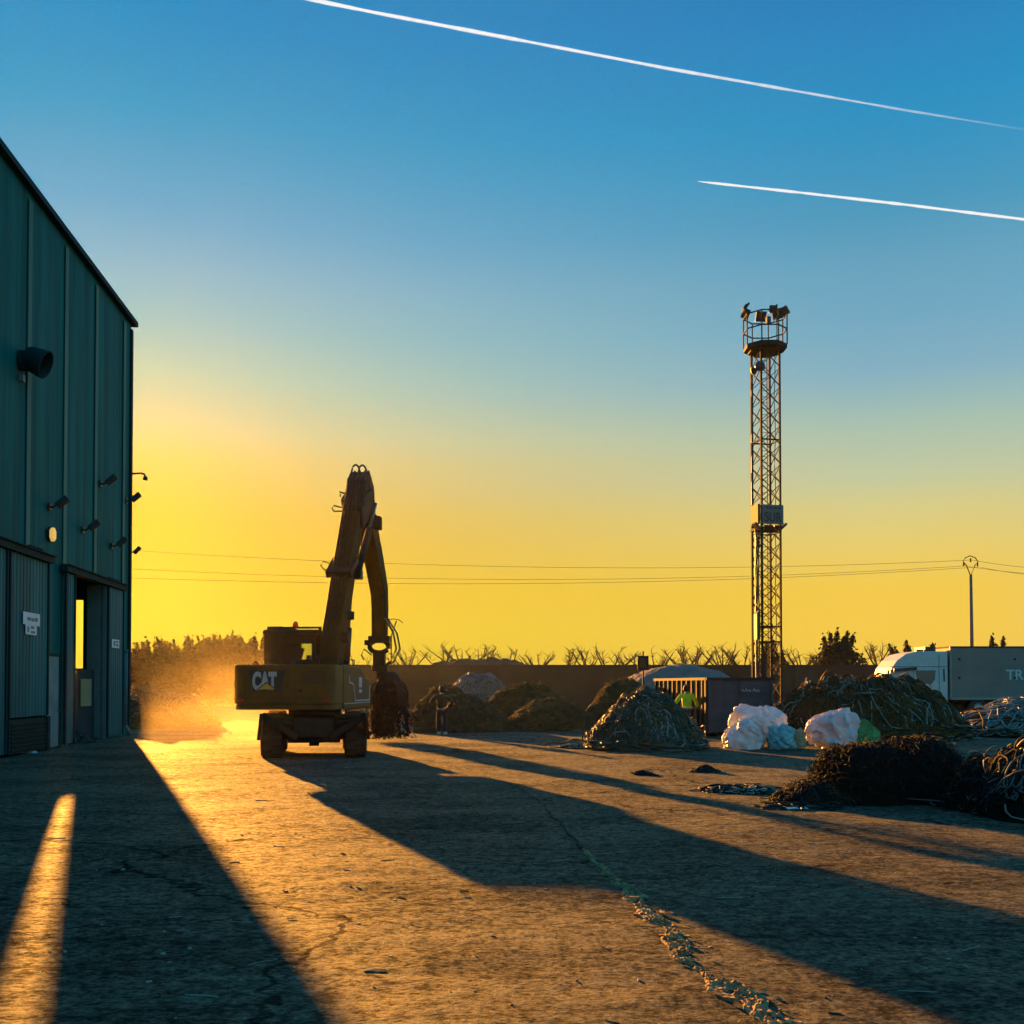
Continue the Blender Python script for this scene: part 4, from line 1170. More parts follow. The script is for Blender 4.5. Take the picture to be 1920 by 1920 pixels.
    st.bar((-.62, -.75, .2), (-.45, -.62, zz), .06); st.bar((-.35, -.75, .2), (-.55, -.62, zz), .06)
    st.bar((.12, -.7, at(0, 1266, 55).z), (.62, -.6, at(0, 1240, 55).z), .06)
    st.build('stay', M['containerrib'], o)
    # the sign: a box hung on the tower
    s = empty('tower_sign', base, R(14)); tag(s, 'square sign reading SUR fixed halfway up the lattice tower', 'sign')
    z0, z1 = at(0, 986, 55).z, at(0, 951, 55).z
    q = MB(); q.b2(-.60, .62, -.78, -.62, z0, z1); q.build('board', M['signface'], s, .01)
    q = MB(); q.b2(-.80, -.66, -.60, .2, z0, z1 + .05); q.build('side_board', M['signside'], s, .01)
    t = text_mesh('lettering', 'SUR', .74, M['lettersdark'], s, bold=.008, depth=.012)
    t.location = (-.01, -.79, z0 + .10); t.rotation_euler = (R(90), 0, 0); t.scale = (.76, 1, 1)
    q = MB()
    for k in range(7): q.b2(-.38 + k * .125, -.30 + k * .125, -.792, -.781, z1 - .22, z1 - .10 - .03 * (k % 2))
    q.build('small_line', M['lettersdark'], s)


def text_mesh(name, txt, size, m, parent, bold=0.0, depth=.006, align='CENTER'):
    cu = bpy.data.curves.new(name, 'FONT'); cu.body = txt; cu.size = size; cu.extrude = depth; cu.offset = bold; cu.align_x = align
    tmp = bpy.data.objects.new(name + '_src', cu); COL.objects.link(tmp)
    dg = bpy.context.evaluated_depsgraph_get(); dg.update()
    me = bpy.data.meshes.new_from_object(tmp.evaluated_get(dg))
    bpy.data.objects.remove(tmp); me.name = name; me.materials.clear()
    return link_mesh(name, me, m, parent)


tower()


# ------------------------------------------------------------------ excavator
def excavator():
    PSI = 5.0
    o = empty('material_handler', (-5.22, 26.0, 0), R(-PSI))
    tag(o, 'yellow wheeled grapple excavator with raised bent boom, driving away in the dust', 'excavator')
    # undercarriage
    c = MB(); c.b2(-.48, .48, -2.0, 2.0, .52, .98); c.b2(-.85, .85, -.7, .9, .62, 1.0); c.b2(-.62, .62, -1.5, -1.15, .36, .62); c.b2(-.62, .62, 1.15, 1.5, .36, .62)
    c.b2(-1.0, 1.0, -1.42, -1.28, .46, .60); c.b2(-1.0, 1.0, 1.28, 1.42, .46, .60); c.b2(-.12, .12, -1.75, -1.1, .30, .5)
    c.build('chassis', M['blacksteel'], o, .02)
    tt = MB(); tt.lathe([(.0, .98), (.62, .98), (.66, 1.0), (.66, 1.16), (.0, 1.16)], (0, 0, 0), 28); tt.build('turntable', M['blacksteel'], o)
    for sy in (-1.35, 1.35):
        for sx in (-1, 1):
            w = MB(); w.lathe([(.30, -.26), (.47, -.26), (.53, -.2), (.535, .2), (.47, .26), (.30, .26)], (sx * .99, sy, .525), 32, RY(R(90)))
            for k in range(26):
                a = 2 * PI * k / 26
                w.box((sx * .99 + (.1 if k % 2 else -.1), sy + .535 * math.cos(a), .525 + .535 * math.sin(a)), (.24, .07, .045), RX(a + PI / 2))
            t = w.build('wheel', M['rubber'], o)
            r = MB(); r.lathe([(.0, .08), (.16, .1), (.22, .2), (.31, .24), (.31, -.24), (.0, -.2)], (sx * .99, sy, .525), 24, RY(R(90) * sx)); r.build('rim', M['yellow_dirty'], t)
    # mudguards, side steps and grab rails
    for sx in (-1, 1):
        f = MB(); f.box((sx * .92, -1.42, 1.035), (.60, 1.05, .03)); f.box((sx * .85, -1.985, 1.01), (.70, .07, .06))
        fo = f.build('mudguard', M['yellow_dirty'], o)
        f = MB(); f.tube([(sx * .62, -2.0, .62), (sx * .75, -2.02, .82), (sx * .52, -2.02, .97)], .018, 6); f.build('step_rail', M['yellow_dirty'], fo)
    # folded stabiliser legs at the rear
    for sx in (-1, 1):
        s = MB(); s.bar((sx * .38, -2.02, .52), (sx * 1.20, -2.05, 1.05), .20, .16); s.bar((sx * .50, -2.0, .86), (sx * 1.05, -2.05, .98), .08)
        so_ = s.build('stabiliser', M['blacksteel'], o, .015)
        q = MB(); q.box((sx * 1.24, -2.05, .78), (.07, .34, .62), RY(R(-6 * sx))); q.lathe([(.0, 0), (.05, 0), (.05, .4), (0, .4)], (sx * 1.2, -2.05, .55), 8); q.build('foot_plate', M['blacksteel'], so_, .01)
    bl = MB(); bl.prism([(2.05, .25), (2.15, .3), (2.2, .55), (2.1, .8), (2.0, .8), (2.05, .5)], -1.2, 1.2, 'x'); bl.build('dozer_blade', M['blacksteel'], o)
    # counterweight with rounded ends
    def rr(x0, x1, z0, z1, r, n=5):
        P_ = []
        for (cx, cz, a0) in ((x1 - r, z1 - r, 0), (x0 + r, z1 - r, 90), (x0 + r, z0 + r, 180), (x1 - r, z0 + r, 270)):
            for k in range(n + 1):
                a = R(a0 + 90 * k / n); P_.append((cx + r * math.cos(a), cz + r * math.sin(a)))
        return P_
    cw = MB(); cw.prism([(x, y) for x, y in rr(-1.23, 1.23, -2.08, -1.15, .16)], 1.30, 2.24, 'z')
    cw.prism([(x * .985, y) for x, y in rr(-1.23, 1.23, -2.05, -1.15, .16)], 1.17, 1.30, 'z')
    co = cw.build('counterweight', M['yellow'], o, .03, 3)
    # badge panel: trapezoid plate, letters and triangle
    bz = MB(); bz.prism([(-.83, 2.10), (.06, 2.10), (-.06, 1.60), (-.72, 1.60)], -2.094, -2.083, 'y'); bz.build('badge_plate', M['black'], co)
    t = text_mesh('badge_lettering', 'CAT', .52, M['decalgrey'], co, bold=.030, depth=.005, align='LEFT'); t.location = (-.74, -2.101, 1.665); t.rotation_euler = (R(90), 0, 0); t.scale = (.56, 1.06, 1)
    tr_ = MB(); tr_.prism([(-.60, 1.655), (-.19, 1.655), (-.395, 1.80)], -2.112, -2.107, 'y'); tr_.build('badge_triangle', M['decalyellow'], co)
    bk = MB(); bk.prism([(-.65, 1.64), (-.14, 1.64), (-.395, 1.835)], -2.1068, -2.1062, 'y'); bk.build('badge_triangle_edge', M['black'], co)
    sc_ = MB(); sc_.lathe([(0, 0), (.035, 0), (.035, .01), (0, .012)], (.42, -2.083, 1.62), 10, RX(R(90))); sc_.build('lifting_eye', M['blacksteel'], co)
    for sx in (-1, 1):
        tl = MB(); tl.box((sx * 1.02, -2.075, 1.40), (.16, .03, .07)); tl.build('tail_lamp', M['red'], co, .008)
    sm_ = MB()
    for x in (-.92, .30): sm_.b2(x - .006, x + .006, -2.0835, -2.079, 1.32, 2.2)
    sm_.b2(-1.0, 1.0, -2.0835, -2.079, 1.46, 1.472); sm_.build('panel_seam', M['black'], co)
    gr_ = MB()
    for k in range(7): gr_.b2(.40, 1.02, -2.086, -2.079, 1.80 + .045 * k, 1.815 + .045 * k)
    gr_.build('cooling_grille', M['black'], co)
    cam_ = MB(); cam_.box((.2, -2.0, 2.29), (.1, .1, .08)); cam_.build('rear_camera', M['black'], co, .01)
    # right body with sloping front, left engine hood
    b = MB(); b.prism([(-1.15, 1.17), (1.70, 1.17), (1.70, 1.92), (.95, 1.98), (.55, 2.24), (-1.15, 2.24)], .72, 1.22, 'x')
    ro = b.build('right_body', M['yellow'], o, .03)
    sp = MB(); sp.prism([(-.62, 2.06), (.50, 2.06), (.88, 1.86), (1.50, 1.82), (1.50, 1.38), (.02, 1.38), (-.22, 1.80), (-.62, 1.86)], 1.221, 1.229, 'x'); sp.build('side_decal_panel', M['black'], ro)
    sl = MB()
    pts = [(1.232, -.66, 2.02), (1.232, -.66, 1.83), (1.232, -.25, 1.78), (1.232, -.02, 1.36), (1.232, 1.55, 1.36), (1.232, 1.58, 1.75)]
    for a_, b_ in zip(pts[:-1], pts[1:]): sl.bar(a_, b_, .035, .012, (1, 0, 0))
    sl.bar((1.226, -1.1, 1.30), (1.226, 1.65, 1.30), .02, .012, (1, 0, 0))
    sl.build('side_outline', M['decalgrey'], ro)
    sl = MB(); sl.b2(1.2295, 1.234, .36, .68, 1.70, 1.96); sl.b2(1.2295, 1.234, .36, .68, 1.56, 1.65); sl.build('side_marking', M['decalgrey'], ro)
    hd = MB(); hd.b2(-1.22, .72, -1.15, -.15, 1.20, 2.20); hd.b2(-.95, -.35, -1.0, -.3, 2.2, 2.27)
    hd.build('engine_hood', M['yellow'], o, .03)
    dk = MB(); dk.b2(-1.22, .72, -.15, 1.75, 1.17, 1.30); dk.b2(.72, 1.2, 1.7, 1.74, 1.2, 1.5); dk.build('deck', M['blacksteel'], o)
    ex = MB(); ex.tube([(.45, -.75, 2.2), (.45, -.75, 2.42), (.50, -.80, 2.48)], .05, 10); ex.build('exhaust', M['blacksteel'], o)
    rl = MB()
    for y in (-1.0, .3): rl.tube([(1.12, y, 2.24), (1.12, y, 2.40)], .015, 6)
    rl.tube([(1.12, -1.0, 2.4), (1.12, .3, 2.4)], .015, 6); rl.tube([(-1.15, -1.1, 2.2), (-1.0, -1.1, 2.33), (-.9, -1.1, 2.2)], .03, 6)
    rl.build('handrail', M['blacksteel'], o)
    # cab
    x0, x1, y0, y1, z0, z1 = -1.20, .16, .05, 1.72, 1.30, 3.16
    cb = MB()
    for (x, y) in ((x0 + .05, y0 + .05), (x1 - .05, y0 + .05), (x0 + .05, y1 - .05), (x1 - .05, y1 - .05)): cb.b2(x - .05, x + .05, y - .05, y + .05, z0, z1 - .1)
    cb.b2(x0, x1, y0, y0 + .07, z0, 2.42); cb.b2(x0, x0 + .55, y0, y0 + .07, 2.42, z1 - .1); cb.b2(x0 + .55, x1, y0, y0 + .07, 2.82, z1 - .1)
    cb.b2(x0, x0 + .06, y0 + .07, y1 - .06, z0, z1 - .1); cb.b2(x0, x0 + .5, y1 - .06, y1, 2.05, z1 - .1); cb.b2(x1 - .06, x1, y0 + .07, y1, z0, 2.15); cb.b2(x0, x1, y1 - .06, y1, z0, 1.6)  # left wall and front left corner made solid to keep sun streaks out
    cb.b2(x0 + .06, x1 - .06, y0 + .07, y1 - .06, z0, z0 + .06)
    cb.b2(x0, x1, y1 - .06, y1, 1.6, 2.05)
    co_ = cb.build('cab', M['blacksteel'], o, .02)
    rf = MB(); rf.prism([(y0 - .05, z1 - .1), (y1 + .1, z1 - .1), (y1 + .1, z1 - .02), (y1 - .2, z1 + .03), (y0 + .05, z1 + .03), (y0 - .05, z1 - .02)], x0 - .02, x1 + .02, 'x'); rf.build('cab_roof', M['blacksteel'], co_, .02)
    gd = MB(); gd.b2(x0 + .02, x0 + .42, y0 + .2, y1, z1 + .03, z1 + .12); gd.b2(x0 + .42, x1 + .05, y0 + .35, y0 + .4, z1 + .07, z1 + .12)
    gd.b2(x1 - .02, x1 + .05, y0 + .35, y0 + .4, z1 - .2, z1 + .07); gd.b2(x0 + .7, x0 + .75, y0 + .35, y0 + .4, z1 + .02, z1 + .07); gd.build('roof_guard', M['blacksteel'], co_)
    be = MB(); be.lathe([(.0, .16), (.04, .155), (.07, .1), (.075, 0), (.0, 0)], (x0 + .72, y0 + .38, z1 + .10), 12); be.build('beacon', M['red'], o)
    gl = MB(); gl.b2(x0 + .55, x1 - .1, y0 + .025, y0 + .04, 2.42, 2.82); gl.b2(x1 - .03, x1 - .02, y0 + .1, y1 - .1, 2.15, z1 - .1); gl.b2(x0 + .5, x1 - .1, y1 - .03, y1 - .02, 2.05, z1 - .1)
    gl.build('cab_glass', M['glass'], co_)
    st = MB(); st.b2(-.86, -.36, .5, .62, 1.75, 2.52); st.b2(-.76, -.46, .48, .58, 2.52, 2.74); st.b2(-.86, -.36, .62, 1.05, 1.72, 1.86); st.b2(-.30, -.20, .8, 1.1, 1.5, 2.55); st.box((-.42, .55, 2.62), (.22, .12, .26), RY(.3))
    st.tube([(-.3, 1.3, 2.1), (-.1, 1.35, 2.55), (.02, 1.4, 2.5)], .03, 6)
    st.build('seat', M['black'], co_, .02)
    mi = MB(); mi.bar((x0, y1, 2.7), (x0 - .1, y1 + .2, 2.75), .025); mi.box((x0 - .1, y1 + .2, 2.6), (.2, .05, .34)); mi.build('mirror', M['black'], co_)
    # boom: side profile in (y forward, z), lateral centre XB
    XB = .50
    def beam(name, cl, th, w0, w1, m, parent):
        """tapered box beam along a centre line [(y,z)], th thickness per point"""
        n = len(cl); vs = []
        for i, (y, z) in enumerate(cl):
            a = Vector(cl[max(0, i - 1)]); c_ = Vector(cl[min(n - 1, i + 1)]); t = (c_ - a).normalized(); nn = Vector((-t.y, t.x))
            w = w0 + (w1 - w0) * i / (n - 1)
            for sx, sn in ((-1, -1), (1, -1), (1, 1), (-1, 1)):
                vs.append((XB + sx * w / 2, y + nn.x * sn * th[i] / 2, z + nn.y * sn * th[i] / 2))
        fs = [(3, 2, 1, 0)] + [tuple(4 * (n - 1) + k for k in range(4))]
        for i in range(n - 1):
            for k in range(4): fs.append((4 * i + k, 4 * i + (k + 1) % 4, 4 * i + 4 + (k + 1) % 4, 4 * i + 4 + k))
        return MB().add(vs, fs).build(name, m, parent, .02)
    BT = Vector((3.25, 7.55))
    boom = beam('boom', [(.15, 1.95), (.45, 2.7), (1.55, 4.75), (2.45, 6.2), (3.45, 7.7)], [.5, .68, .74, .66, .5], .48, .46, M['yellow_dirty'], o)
    def piece(name, par, fn, bev=.01):
        q = MB(); fn(q); return q.build(name, M['blacksteel'], par, bev)
    piece('boom_head_pin', boom, lambda q: q.lathe([(.0, -.33), (.17, -.33), (.17, .33), (0, .33)], (XB, 3.35, 7.62), 16, RY(R(90))))
    piece('boom_foot_pin', boom, lambda q: q.lathe([(.0, -.42), (.15, -.42), (.15, .42), (0, .42)], (XB, .2, 2.1), 16, RY(R(90))))
    piece('boom_foot_bracket', boom, lambda q: q.b2(XB - .40, XB - .31, -.1, .6, 1.9, 2.5))
    piece('boom_foot_bracket', boom, lambda q: q.b2(XB + .31, XB + .40, -.1, .6, 1.9, 2.3))
    piece('hose_collar', boom, lambda q: (q.box((XB, 1.42, 4.95), (.70, .95, .18), RX(R(32))), q.box((XB + .42, 1.5, 4.75), (.2, .3, .25))))
    piece('hose_collar', boom, lambda q: q.box((XB, 2.95, 7.15), (.66, .95, .20), RX(R(32))))
    piece('boom_lamp', boom, lambda q: (q.box((XB + .36, .95, 3.6), (.16, .16, .22)), q.bar((XB + .26, 1.0, 3.55), (XB + .36, .95, 3.55), .05)))
    piece('cylinder_boss', boom, lambda q: q.lathe([(0, -.40), (.16, -.40), (.16, .40), (0, .40)], (XB, .62, 3.0), 14, RY(R(90))))
    piece('boom_head_housing', boom, lambda q: q.prism([(2.55, 6.15), (3.2, 6.5), (3.9, 7.2), (3.75, 7.75), (3.3, 7.95), (2.9, 7.6), (2.35, 6.7)], XB - .27, XB + .31, 'x'), .05)
    # hydraulic pipes along the back of the boom
    hp = MB()
    for j, dx in enumerate((-.19, -.12, -.04, .05, .14)):
        hp.tube([(XB + dx, .02, 2.2), (XB + dx, .16, 3.0), (XB + dx, 1.2, 4.93), (XB + dx, 2.1, 6.42), (XB + dx, 2.85, 7.55)], .024, 6)
    hp.build('hydraulic_pipe', M['blacksteel'], boom)
    # loops of hose at the head and along the side
    def hose(par, pts, r): q = MB(); q.tube(pts, r, 6); return q.build('hose', M['black'], par)
    for dx, hgt in ((-.08, .34), (.12, .32)):
        hose(boom, [(XB + dx + .10 * math.cos(a), 3.25 + .1 * math.cos(a), 7.86 + hgt * math.sin(a) * .8) for a in np.linspace(0, PI, 12)], .028)
    hose(boom, [(XB - .25, 2.5, 6.75), (XB - .52, 2.5, 6.82), (XB - .58, 2.5, 6.75), (XB - .52, 2.5, 6.66), (XB - .25, 2.5, 6.66)], .022)
    hose(boom, [(XB - .36, 1.45, 5.05), (XB - .52, 1.45, 5.12), (XB - .60, 1.45, 5.0), (XB - .5, 1.45, 4.88), (XB - .36, 1.45, 4.9)], .02)
    hose(boom, [(XB - .25, 2.75, 7.2), (XB - .42, 2.75, 7.25), (XB - .40, 2.75, 7.12)], .03)
    hose(boom, [(XB + .25, 2.9, 7.2), (XB + .42, 3.0, 7.35), (XB + .5, 3.0, 7.36)], .025)
    for dx in (-.15, .0, .15, .26):
        hose(boom, [(XB + dx, 2.9, 7.6), (XB + dx, 3.4, 7.98), (XB + dx, 4.0, 7.6), (XB + dx, 4.2, 6.9)], .03)
    # lift cylinders and stick cylinder
    for sx in (-1, 1):
        cy = MB(); cy.tube([(XB + sx * .12, 1.25, 1.75), (XB + sx * .12, 1.65, 3.3)], .10, 12); cyo = cy.build('lift_cylinder', M['blacksteel'], o)
        cy = MB(); cy.tube([(XB + sx * .12, 1.65, 3.3), (XB + sx * .12, 1.95, 4.5)], .05, 10); cy.build('piston_rod', M['chrome'], cyo)
    cy = MB(); cy.tube([(XB + .30, 1.95, 4.85), (XB + .30, 3.3, 6.25)], .10, 12); cyo = cy.build('stick_cylinder', M['blacksteel'], o)
    cy = MB(); cy.tube([(XB + .30, 3.3, 6.25), (XB + .30, 4.15, 7.15)], .05, 10); cy.build('piston_rod', M['chrome'], cyo)
    # bent stick
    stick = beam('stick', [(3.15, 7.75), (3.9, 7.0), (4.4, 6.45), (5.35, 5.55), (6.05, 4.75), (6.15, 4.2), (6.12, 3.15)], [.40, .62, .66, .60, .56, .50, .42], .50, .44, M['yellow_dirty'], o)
    piece('stick_pin', stick, lambda q: q.lathe([(.0, -.30), (.16, -.30), (.16, .30), (0, .30)], (XB, 4.3, 6.7), 14, RY(R(90))))
    piece('valve_block', stick, lambda q: q.box((XB + .33, 4.3, 6.6), (.22, .34, .4)), .04)
    piece('stick_end', stick, lambda q: (q.box((XB, 6.1, 3.2), (.66, .4, .22)), q.box((XB - .36, 6.1, 3.1), (.2, .3, .16))), .02)
    # swivel link with its eye
    lk = MB(); 
    ringp = [(XB - .02 + .30 * math.cos(a), 6.12, 2.98 + .20 * math.sin(a)) for a in np.linspace(0, 2 * PI, 25)]
    lk.tube(ringp, .085, 8, caps=False); lk.b2(XB - .2, XB + .18, 6.02, 6.22, 2.35, 2.82); lk.lathe([(0, 0), (.26, 0), (.26, .18), (0, .18)], (XB, 6.12, 2.2), 16); lk.lathe([(0, 0), (.18, 0), (.20, .3), (0, .3)], (XB + .08, 6.12, 1.95), 14)
    lk.build('swivel', M['blacksteel'], o, .01)
    for (dx, a_) in ((.34, .0), (.42, .2), (.38, -.2)):
        hose(stick, [(XB + .2, 6.1 + a_, 3.9), (XB + dx + .1, 6.1 + a_, 3.4), (XB + dx + .2, 6.1 + a_, 2.9), (XB + dx, 6.1 + a_, 2.5), (XB + .15, 6.1, 2.35)], .03)
    hose(stick, [(XB - .25, 6.1, 2.7), (XB - .5, 6.1, 2.9), (XB - .58, 6.1, 2.7), (XB - .5, 6.1, 2.55)], .025)
    # grapple: crown and five curved tines
    gx_, gy_, gz_ = XB + .30, 6.15, 1.75
    g = MB(); g.lathe([(0, .30), (.22, .30), (.36, .12), (.40, -.12), (.30, -.25), (0, -.25)], (gx_, gy_, gz_ + .12), 18)
    go = g.build('grapple', M['blacksteel'], o)
    for k in range(5):
        a = 2 * PI * k / 5 + .5; ca, sa = math.cos(a), math.sin(a)
        tn = MB()
        path = [(.30, .18), (.50, .0), (.58, -.3), (.56, -.65), (.42, -.95), (.22, -1.12)]
        for i in range(len(path) - 1):
            (r0, z0_), (r1, z1_) = path[i], path[i + 1]
            tn.bar((gx_ + ca * r0, gy_ + sa * r0, gz_ + z0_), (gx_ + ca * r1, gy_ + sa * r1, gz_ + z1_), .26 - .035 * i, .07, (ca, sa, 0))
        tn.build('tine', M['blacksteel'], go)
    # the undercarriage is slewed against the upper carriage
    for ch in o.children:
        if ch.name.split('.')[0] in ('chassis', 'turntable', 'wheel', 'mudguard', 'stabiliser', 'dozer_blade'):
            ch.rotation_euler = (0, 0, R(15.5)); ch.location = (.17, 0, 0)
    # bundle held in the grapple
    mw = o.matrix_world
    rot = RZ(R(-PSI)); gw = rot @ Vector((gx_, gy_, 0)) + Vector((-5.22, 26.0, 0))
    bo = empty('held_bundle', (gw.x, gw.y, 0)); tag(bo, 'shaggy dark cable bundle hanging in the excavator grapple', 'cable bundle')
    n, K = 1900, 14
    rg = np.random.default_rng(77)
    a = rg.random(n) * 6.28; rr_ = np.sqrt(rg.random(n)) * .50
    out = np.zeros((n, K, 3)); x, y = rr_ * np.cos(a), rr_ * np.sin(a) * .8; z = .45 + 1.35 * rg.random(n) ** .8
    x = x * (.75 + .3 * np.clip(1.9 - z, 0, 1))
    dx, dy = rg.normal(0, .014, n), rg.normal(0, .014, n); dz = -.02 - .045 * rg.random(n); w1 = rg.random(n) * 6.28
    zmin = .10 + .25 * rg.random(n)
    for k in range(K):
        out[:, k] = np.stack([x, y, z], 1)
        go_ = z > zmin
        x = x + dx + .028 * np.sin(w1 + k * .9); y = y + dy + .028 * np.cos(w1 + k * 1.1); z = np.where(go_, z + dz, z + .004)
    V, Q = tube_arrays(out, np.full(n, .015), 4); np_mesh('strands', V, Q, M['cable_black'], bo)
    n2 = 60; out2 = out[:n2].copy(); out2[:, :, 0] += .25; out2[:, :, 2] *= .6
    V, Q = tube_arrays(out2, np.full(n2, .016), 4); np_mesh('pale_strands', V, Q, M['litter'], bo)


excavator()


# ------------------------------------------------------------------ lorry
def lorry():
    D = 56.0
    xa, xb = at(1662, 1285, D).x, at(1781, 1285, D).x
    o = empty('lorry_tractor', (xa, D, 0)); tag(o, 'white lorry cab with sloping roof fairing parked behind the brown cable pile', 'lorry')
    Wd = 2.5; L_ = xb - xa; Z = lambda py: at(0, py, D).z
    # body: front edge on the left
    b = MB(); prof = [(.12, .55), (L_ - .1, .55), (L_ - .1, Z(1221)), (1.75, Z(1221)), (1.1, Z(1226)), (.62, Z(1238)), (.32, Z(1252)), (.10, Z(1274)), (.02, 1.6)]
    b.prism(prof, 0, Wd, 'y'); bo = b.build('cab', M['truckwhite'], o, .06, 3)
    g = MB(); g.prism([(1.62, Z(1257)), (2.72, Z(1257)), (2.68, Z(1274)), (2.45, Z(1284)), (1.72, Z(1279))], -.012, .0, 'y'); g.build('side_window', M['darkglass'], bo)
    g = MB(); g.prism([(.30, Z(1262)), (1.45, Z(1258)), (1.42, Z(1279)), (.22, Z(1279))], -.010, .0, 'y'); g.build('quarter_panel', M['truckwhite'], bo)
    g = MB(); g.prism([(.36, Z(1254)), (1.62, Z(1251)), (1.62, Z(1256)), (.34, Z(1260))], -.20, .02, 'y'); g.build('sun_visor', M['black'], bo)
    g = MB(); g.box((.02, -.18, Z(1268)), (.12, .2, .62)); g.bar((.05, -.1, Z(1256)), (.4, .0, Z(1258)), .05); g.build('mirror', M['black'], bo, .02)
    g = MB(); g.b2(1.50, 1.53, -.006, 0, .9, Z(1256)); g.b2(2.9, 2.93, -.006, 0, .9, Z(1226)); g.b2(.2, L_ - .15, -.006, 0, Z(1251) + .01, Z(1251) + .04); g.build('door_seam', M['black'], bo)
    g = MB(); g.prism([(3.13, Z(1254)), (3.22, Z(1254)), (3.24, Z(1278)), (3.15, Z(1278))], -.012, 0, 'y'); g.build('air_slot', M['black'], bo)
    g = MB(); g.b2(2.35, 2.95, .5, 2.0, Z(1221), Z(1212)); g.b2(1.9, 2.3, .6, .8, Z(1221), Z(1217)); g.build('roof_unit', M['black'], bo)
    ch = MB(); ch.b2(.3, L_ + 3.2, .7, 1.8, .55, .85); ch.build('frame', M['blacksteel'], o)
    def wheel(x, y, par):
        w = MB(); w.lathe([(.28, -.15), (.48, -.15), (.52, -.1), (.52, .1), (.48, .15), (.28, .15)], (x, y, .52), 28, RX(R(90))); t = w.build('wheel', M['rubber'], par)
        r = MB(); r.lathe([(0, -.02), (.12, -.06), (.29, -.12), (.29, .12), (0, .1)], (x, y, .52), 20, RX(R(90))); r.build('rim', M['trailertrim'], t)
    for y in (.18, Wd - .18): wheel(1.0, y, o); wheel(L_ + 1.6, y, o)
    # trailer
    t = empty('semi_trailer', (xb + .05, D, 0)); tag(t, 'grey curtain sided semi trailer marked TR behind the lorry cab', 'trailer')
    TL = 13.4; z0, z1 = Z(1312), Z(1213)
    b = MB(); b.b2(0, TL, .02, Wd - .02, z0 + .12, z1 - .06); bo = b.build('curtain_side', M['trailer'], t)
    b = MB(); b.b2(0, TL, 0, Wd, z1 - .06, z1 + .04); b.build('top_rail', M['soil_heap'], t)
    b = MB(); b.b2(0, TL, 0, Wd, z0, z0 + .12); b.b2(-.03, .06, 0, .06, z0, z1 + .02); b.b2(TL - .06, TL + .03, 0, .06, z0, z1 + .02); b.build('side_rail', M['trailertrim'], t)
    b = MB(); b.b2(.6, TL - .2, .7, 1.8, z0 - .28, z0); b.b2(2.4, 2.55, .2, .35, .1, z0); b.b2(4, 8.5, .06, .12, .45, .75); b.build('underframe', M['blacksteel'], t)
    for x in (8.6, 9.9, 11.2):
        for y in (.18, Wd - .18): wheel(x, y, t)
    b = MB()
    for px in (1799, 1903):
        for py in (1236, 1271): b.lathe([(0, 0), (.07, 0), (.07, .03), (0, .03)], (at(px, py, D).x - xb - .05, .02, Z(py)), 10, RX(R(90)))
    b.build('curtain_buckle', M['black'], t)
    tx = text_mesh('lettering', 'TR', .78, M['letterswhite'], t, bold=.012, depth=.004, align='LEFT')
    tx.location = (at(1887, 1285, D).x - xb - .05, .012, Z(1274)); tx.rotation_euler = (R(90), 0, 0)
    # headboard strip between cab and trailer
lorry()


# ------------------------------------------------------------------ far wall, trees, pole, wires
WD = 74.0
b = MB(); xl, xr = at(492, 1285, WD).x, at(1960, 1285, WD).x + 10; zt = at(0, 1248, WD).z
b.b2(xl, xr, WD, WD + .25, 0, zt)
yw = b.build('yard_wall', M['yardwall']); tag(yw, 'long dark brown wall closing the far side of the yard', 'wall')
b = MB()
for x in np.arange(xl + 3, xr, 6): b.b2(x - .12, x + .12, WD - .06, WD, 0, zt - .02)
b.b2(xl, xr, WD - .04, WD + .29, zt, zt + .06)
b.build('coping', M['yardwall'], yw)


def leaf_cloud(n, pts_fn, size, rg):
    c = pts_fn(n)
    u = rg.normal(size=(n, 3)); u /= np.linalg.norm(u, axis=1, keepdims=True)
    v = np.cross(u, rg.normal(size=(n, 3))); v /= np.linalg.norm(v, axis=1, keepdims=True)
    s = size * (.5 + rg.random((n, 1)))
    V = np.stack([c - u * s - v * s * .5, c + u * s * .2 - v * s * .6, c + u * s * 1.2, c + u * s * .1 + v * s * .6], 1).reshape(-1, 3)
    return V, np.arange(4 * n).reshape(n, 4)


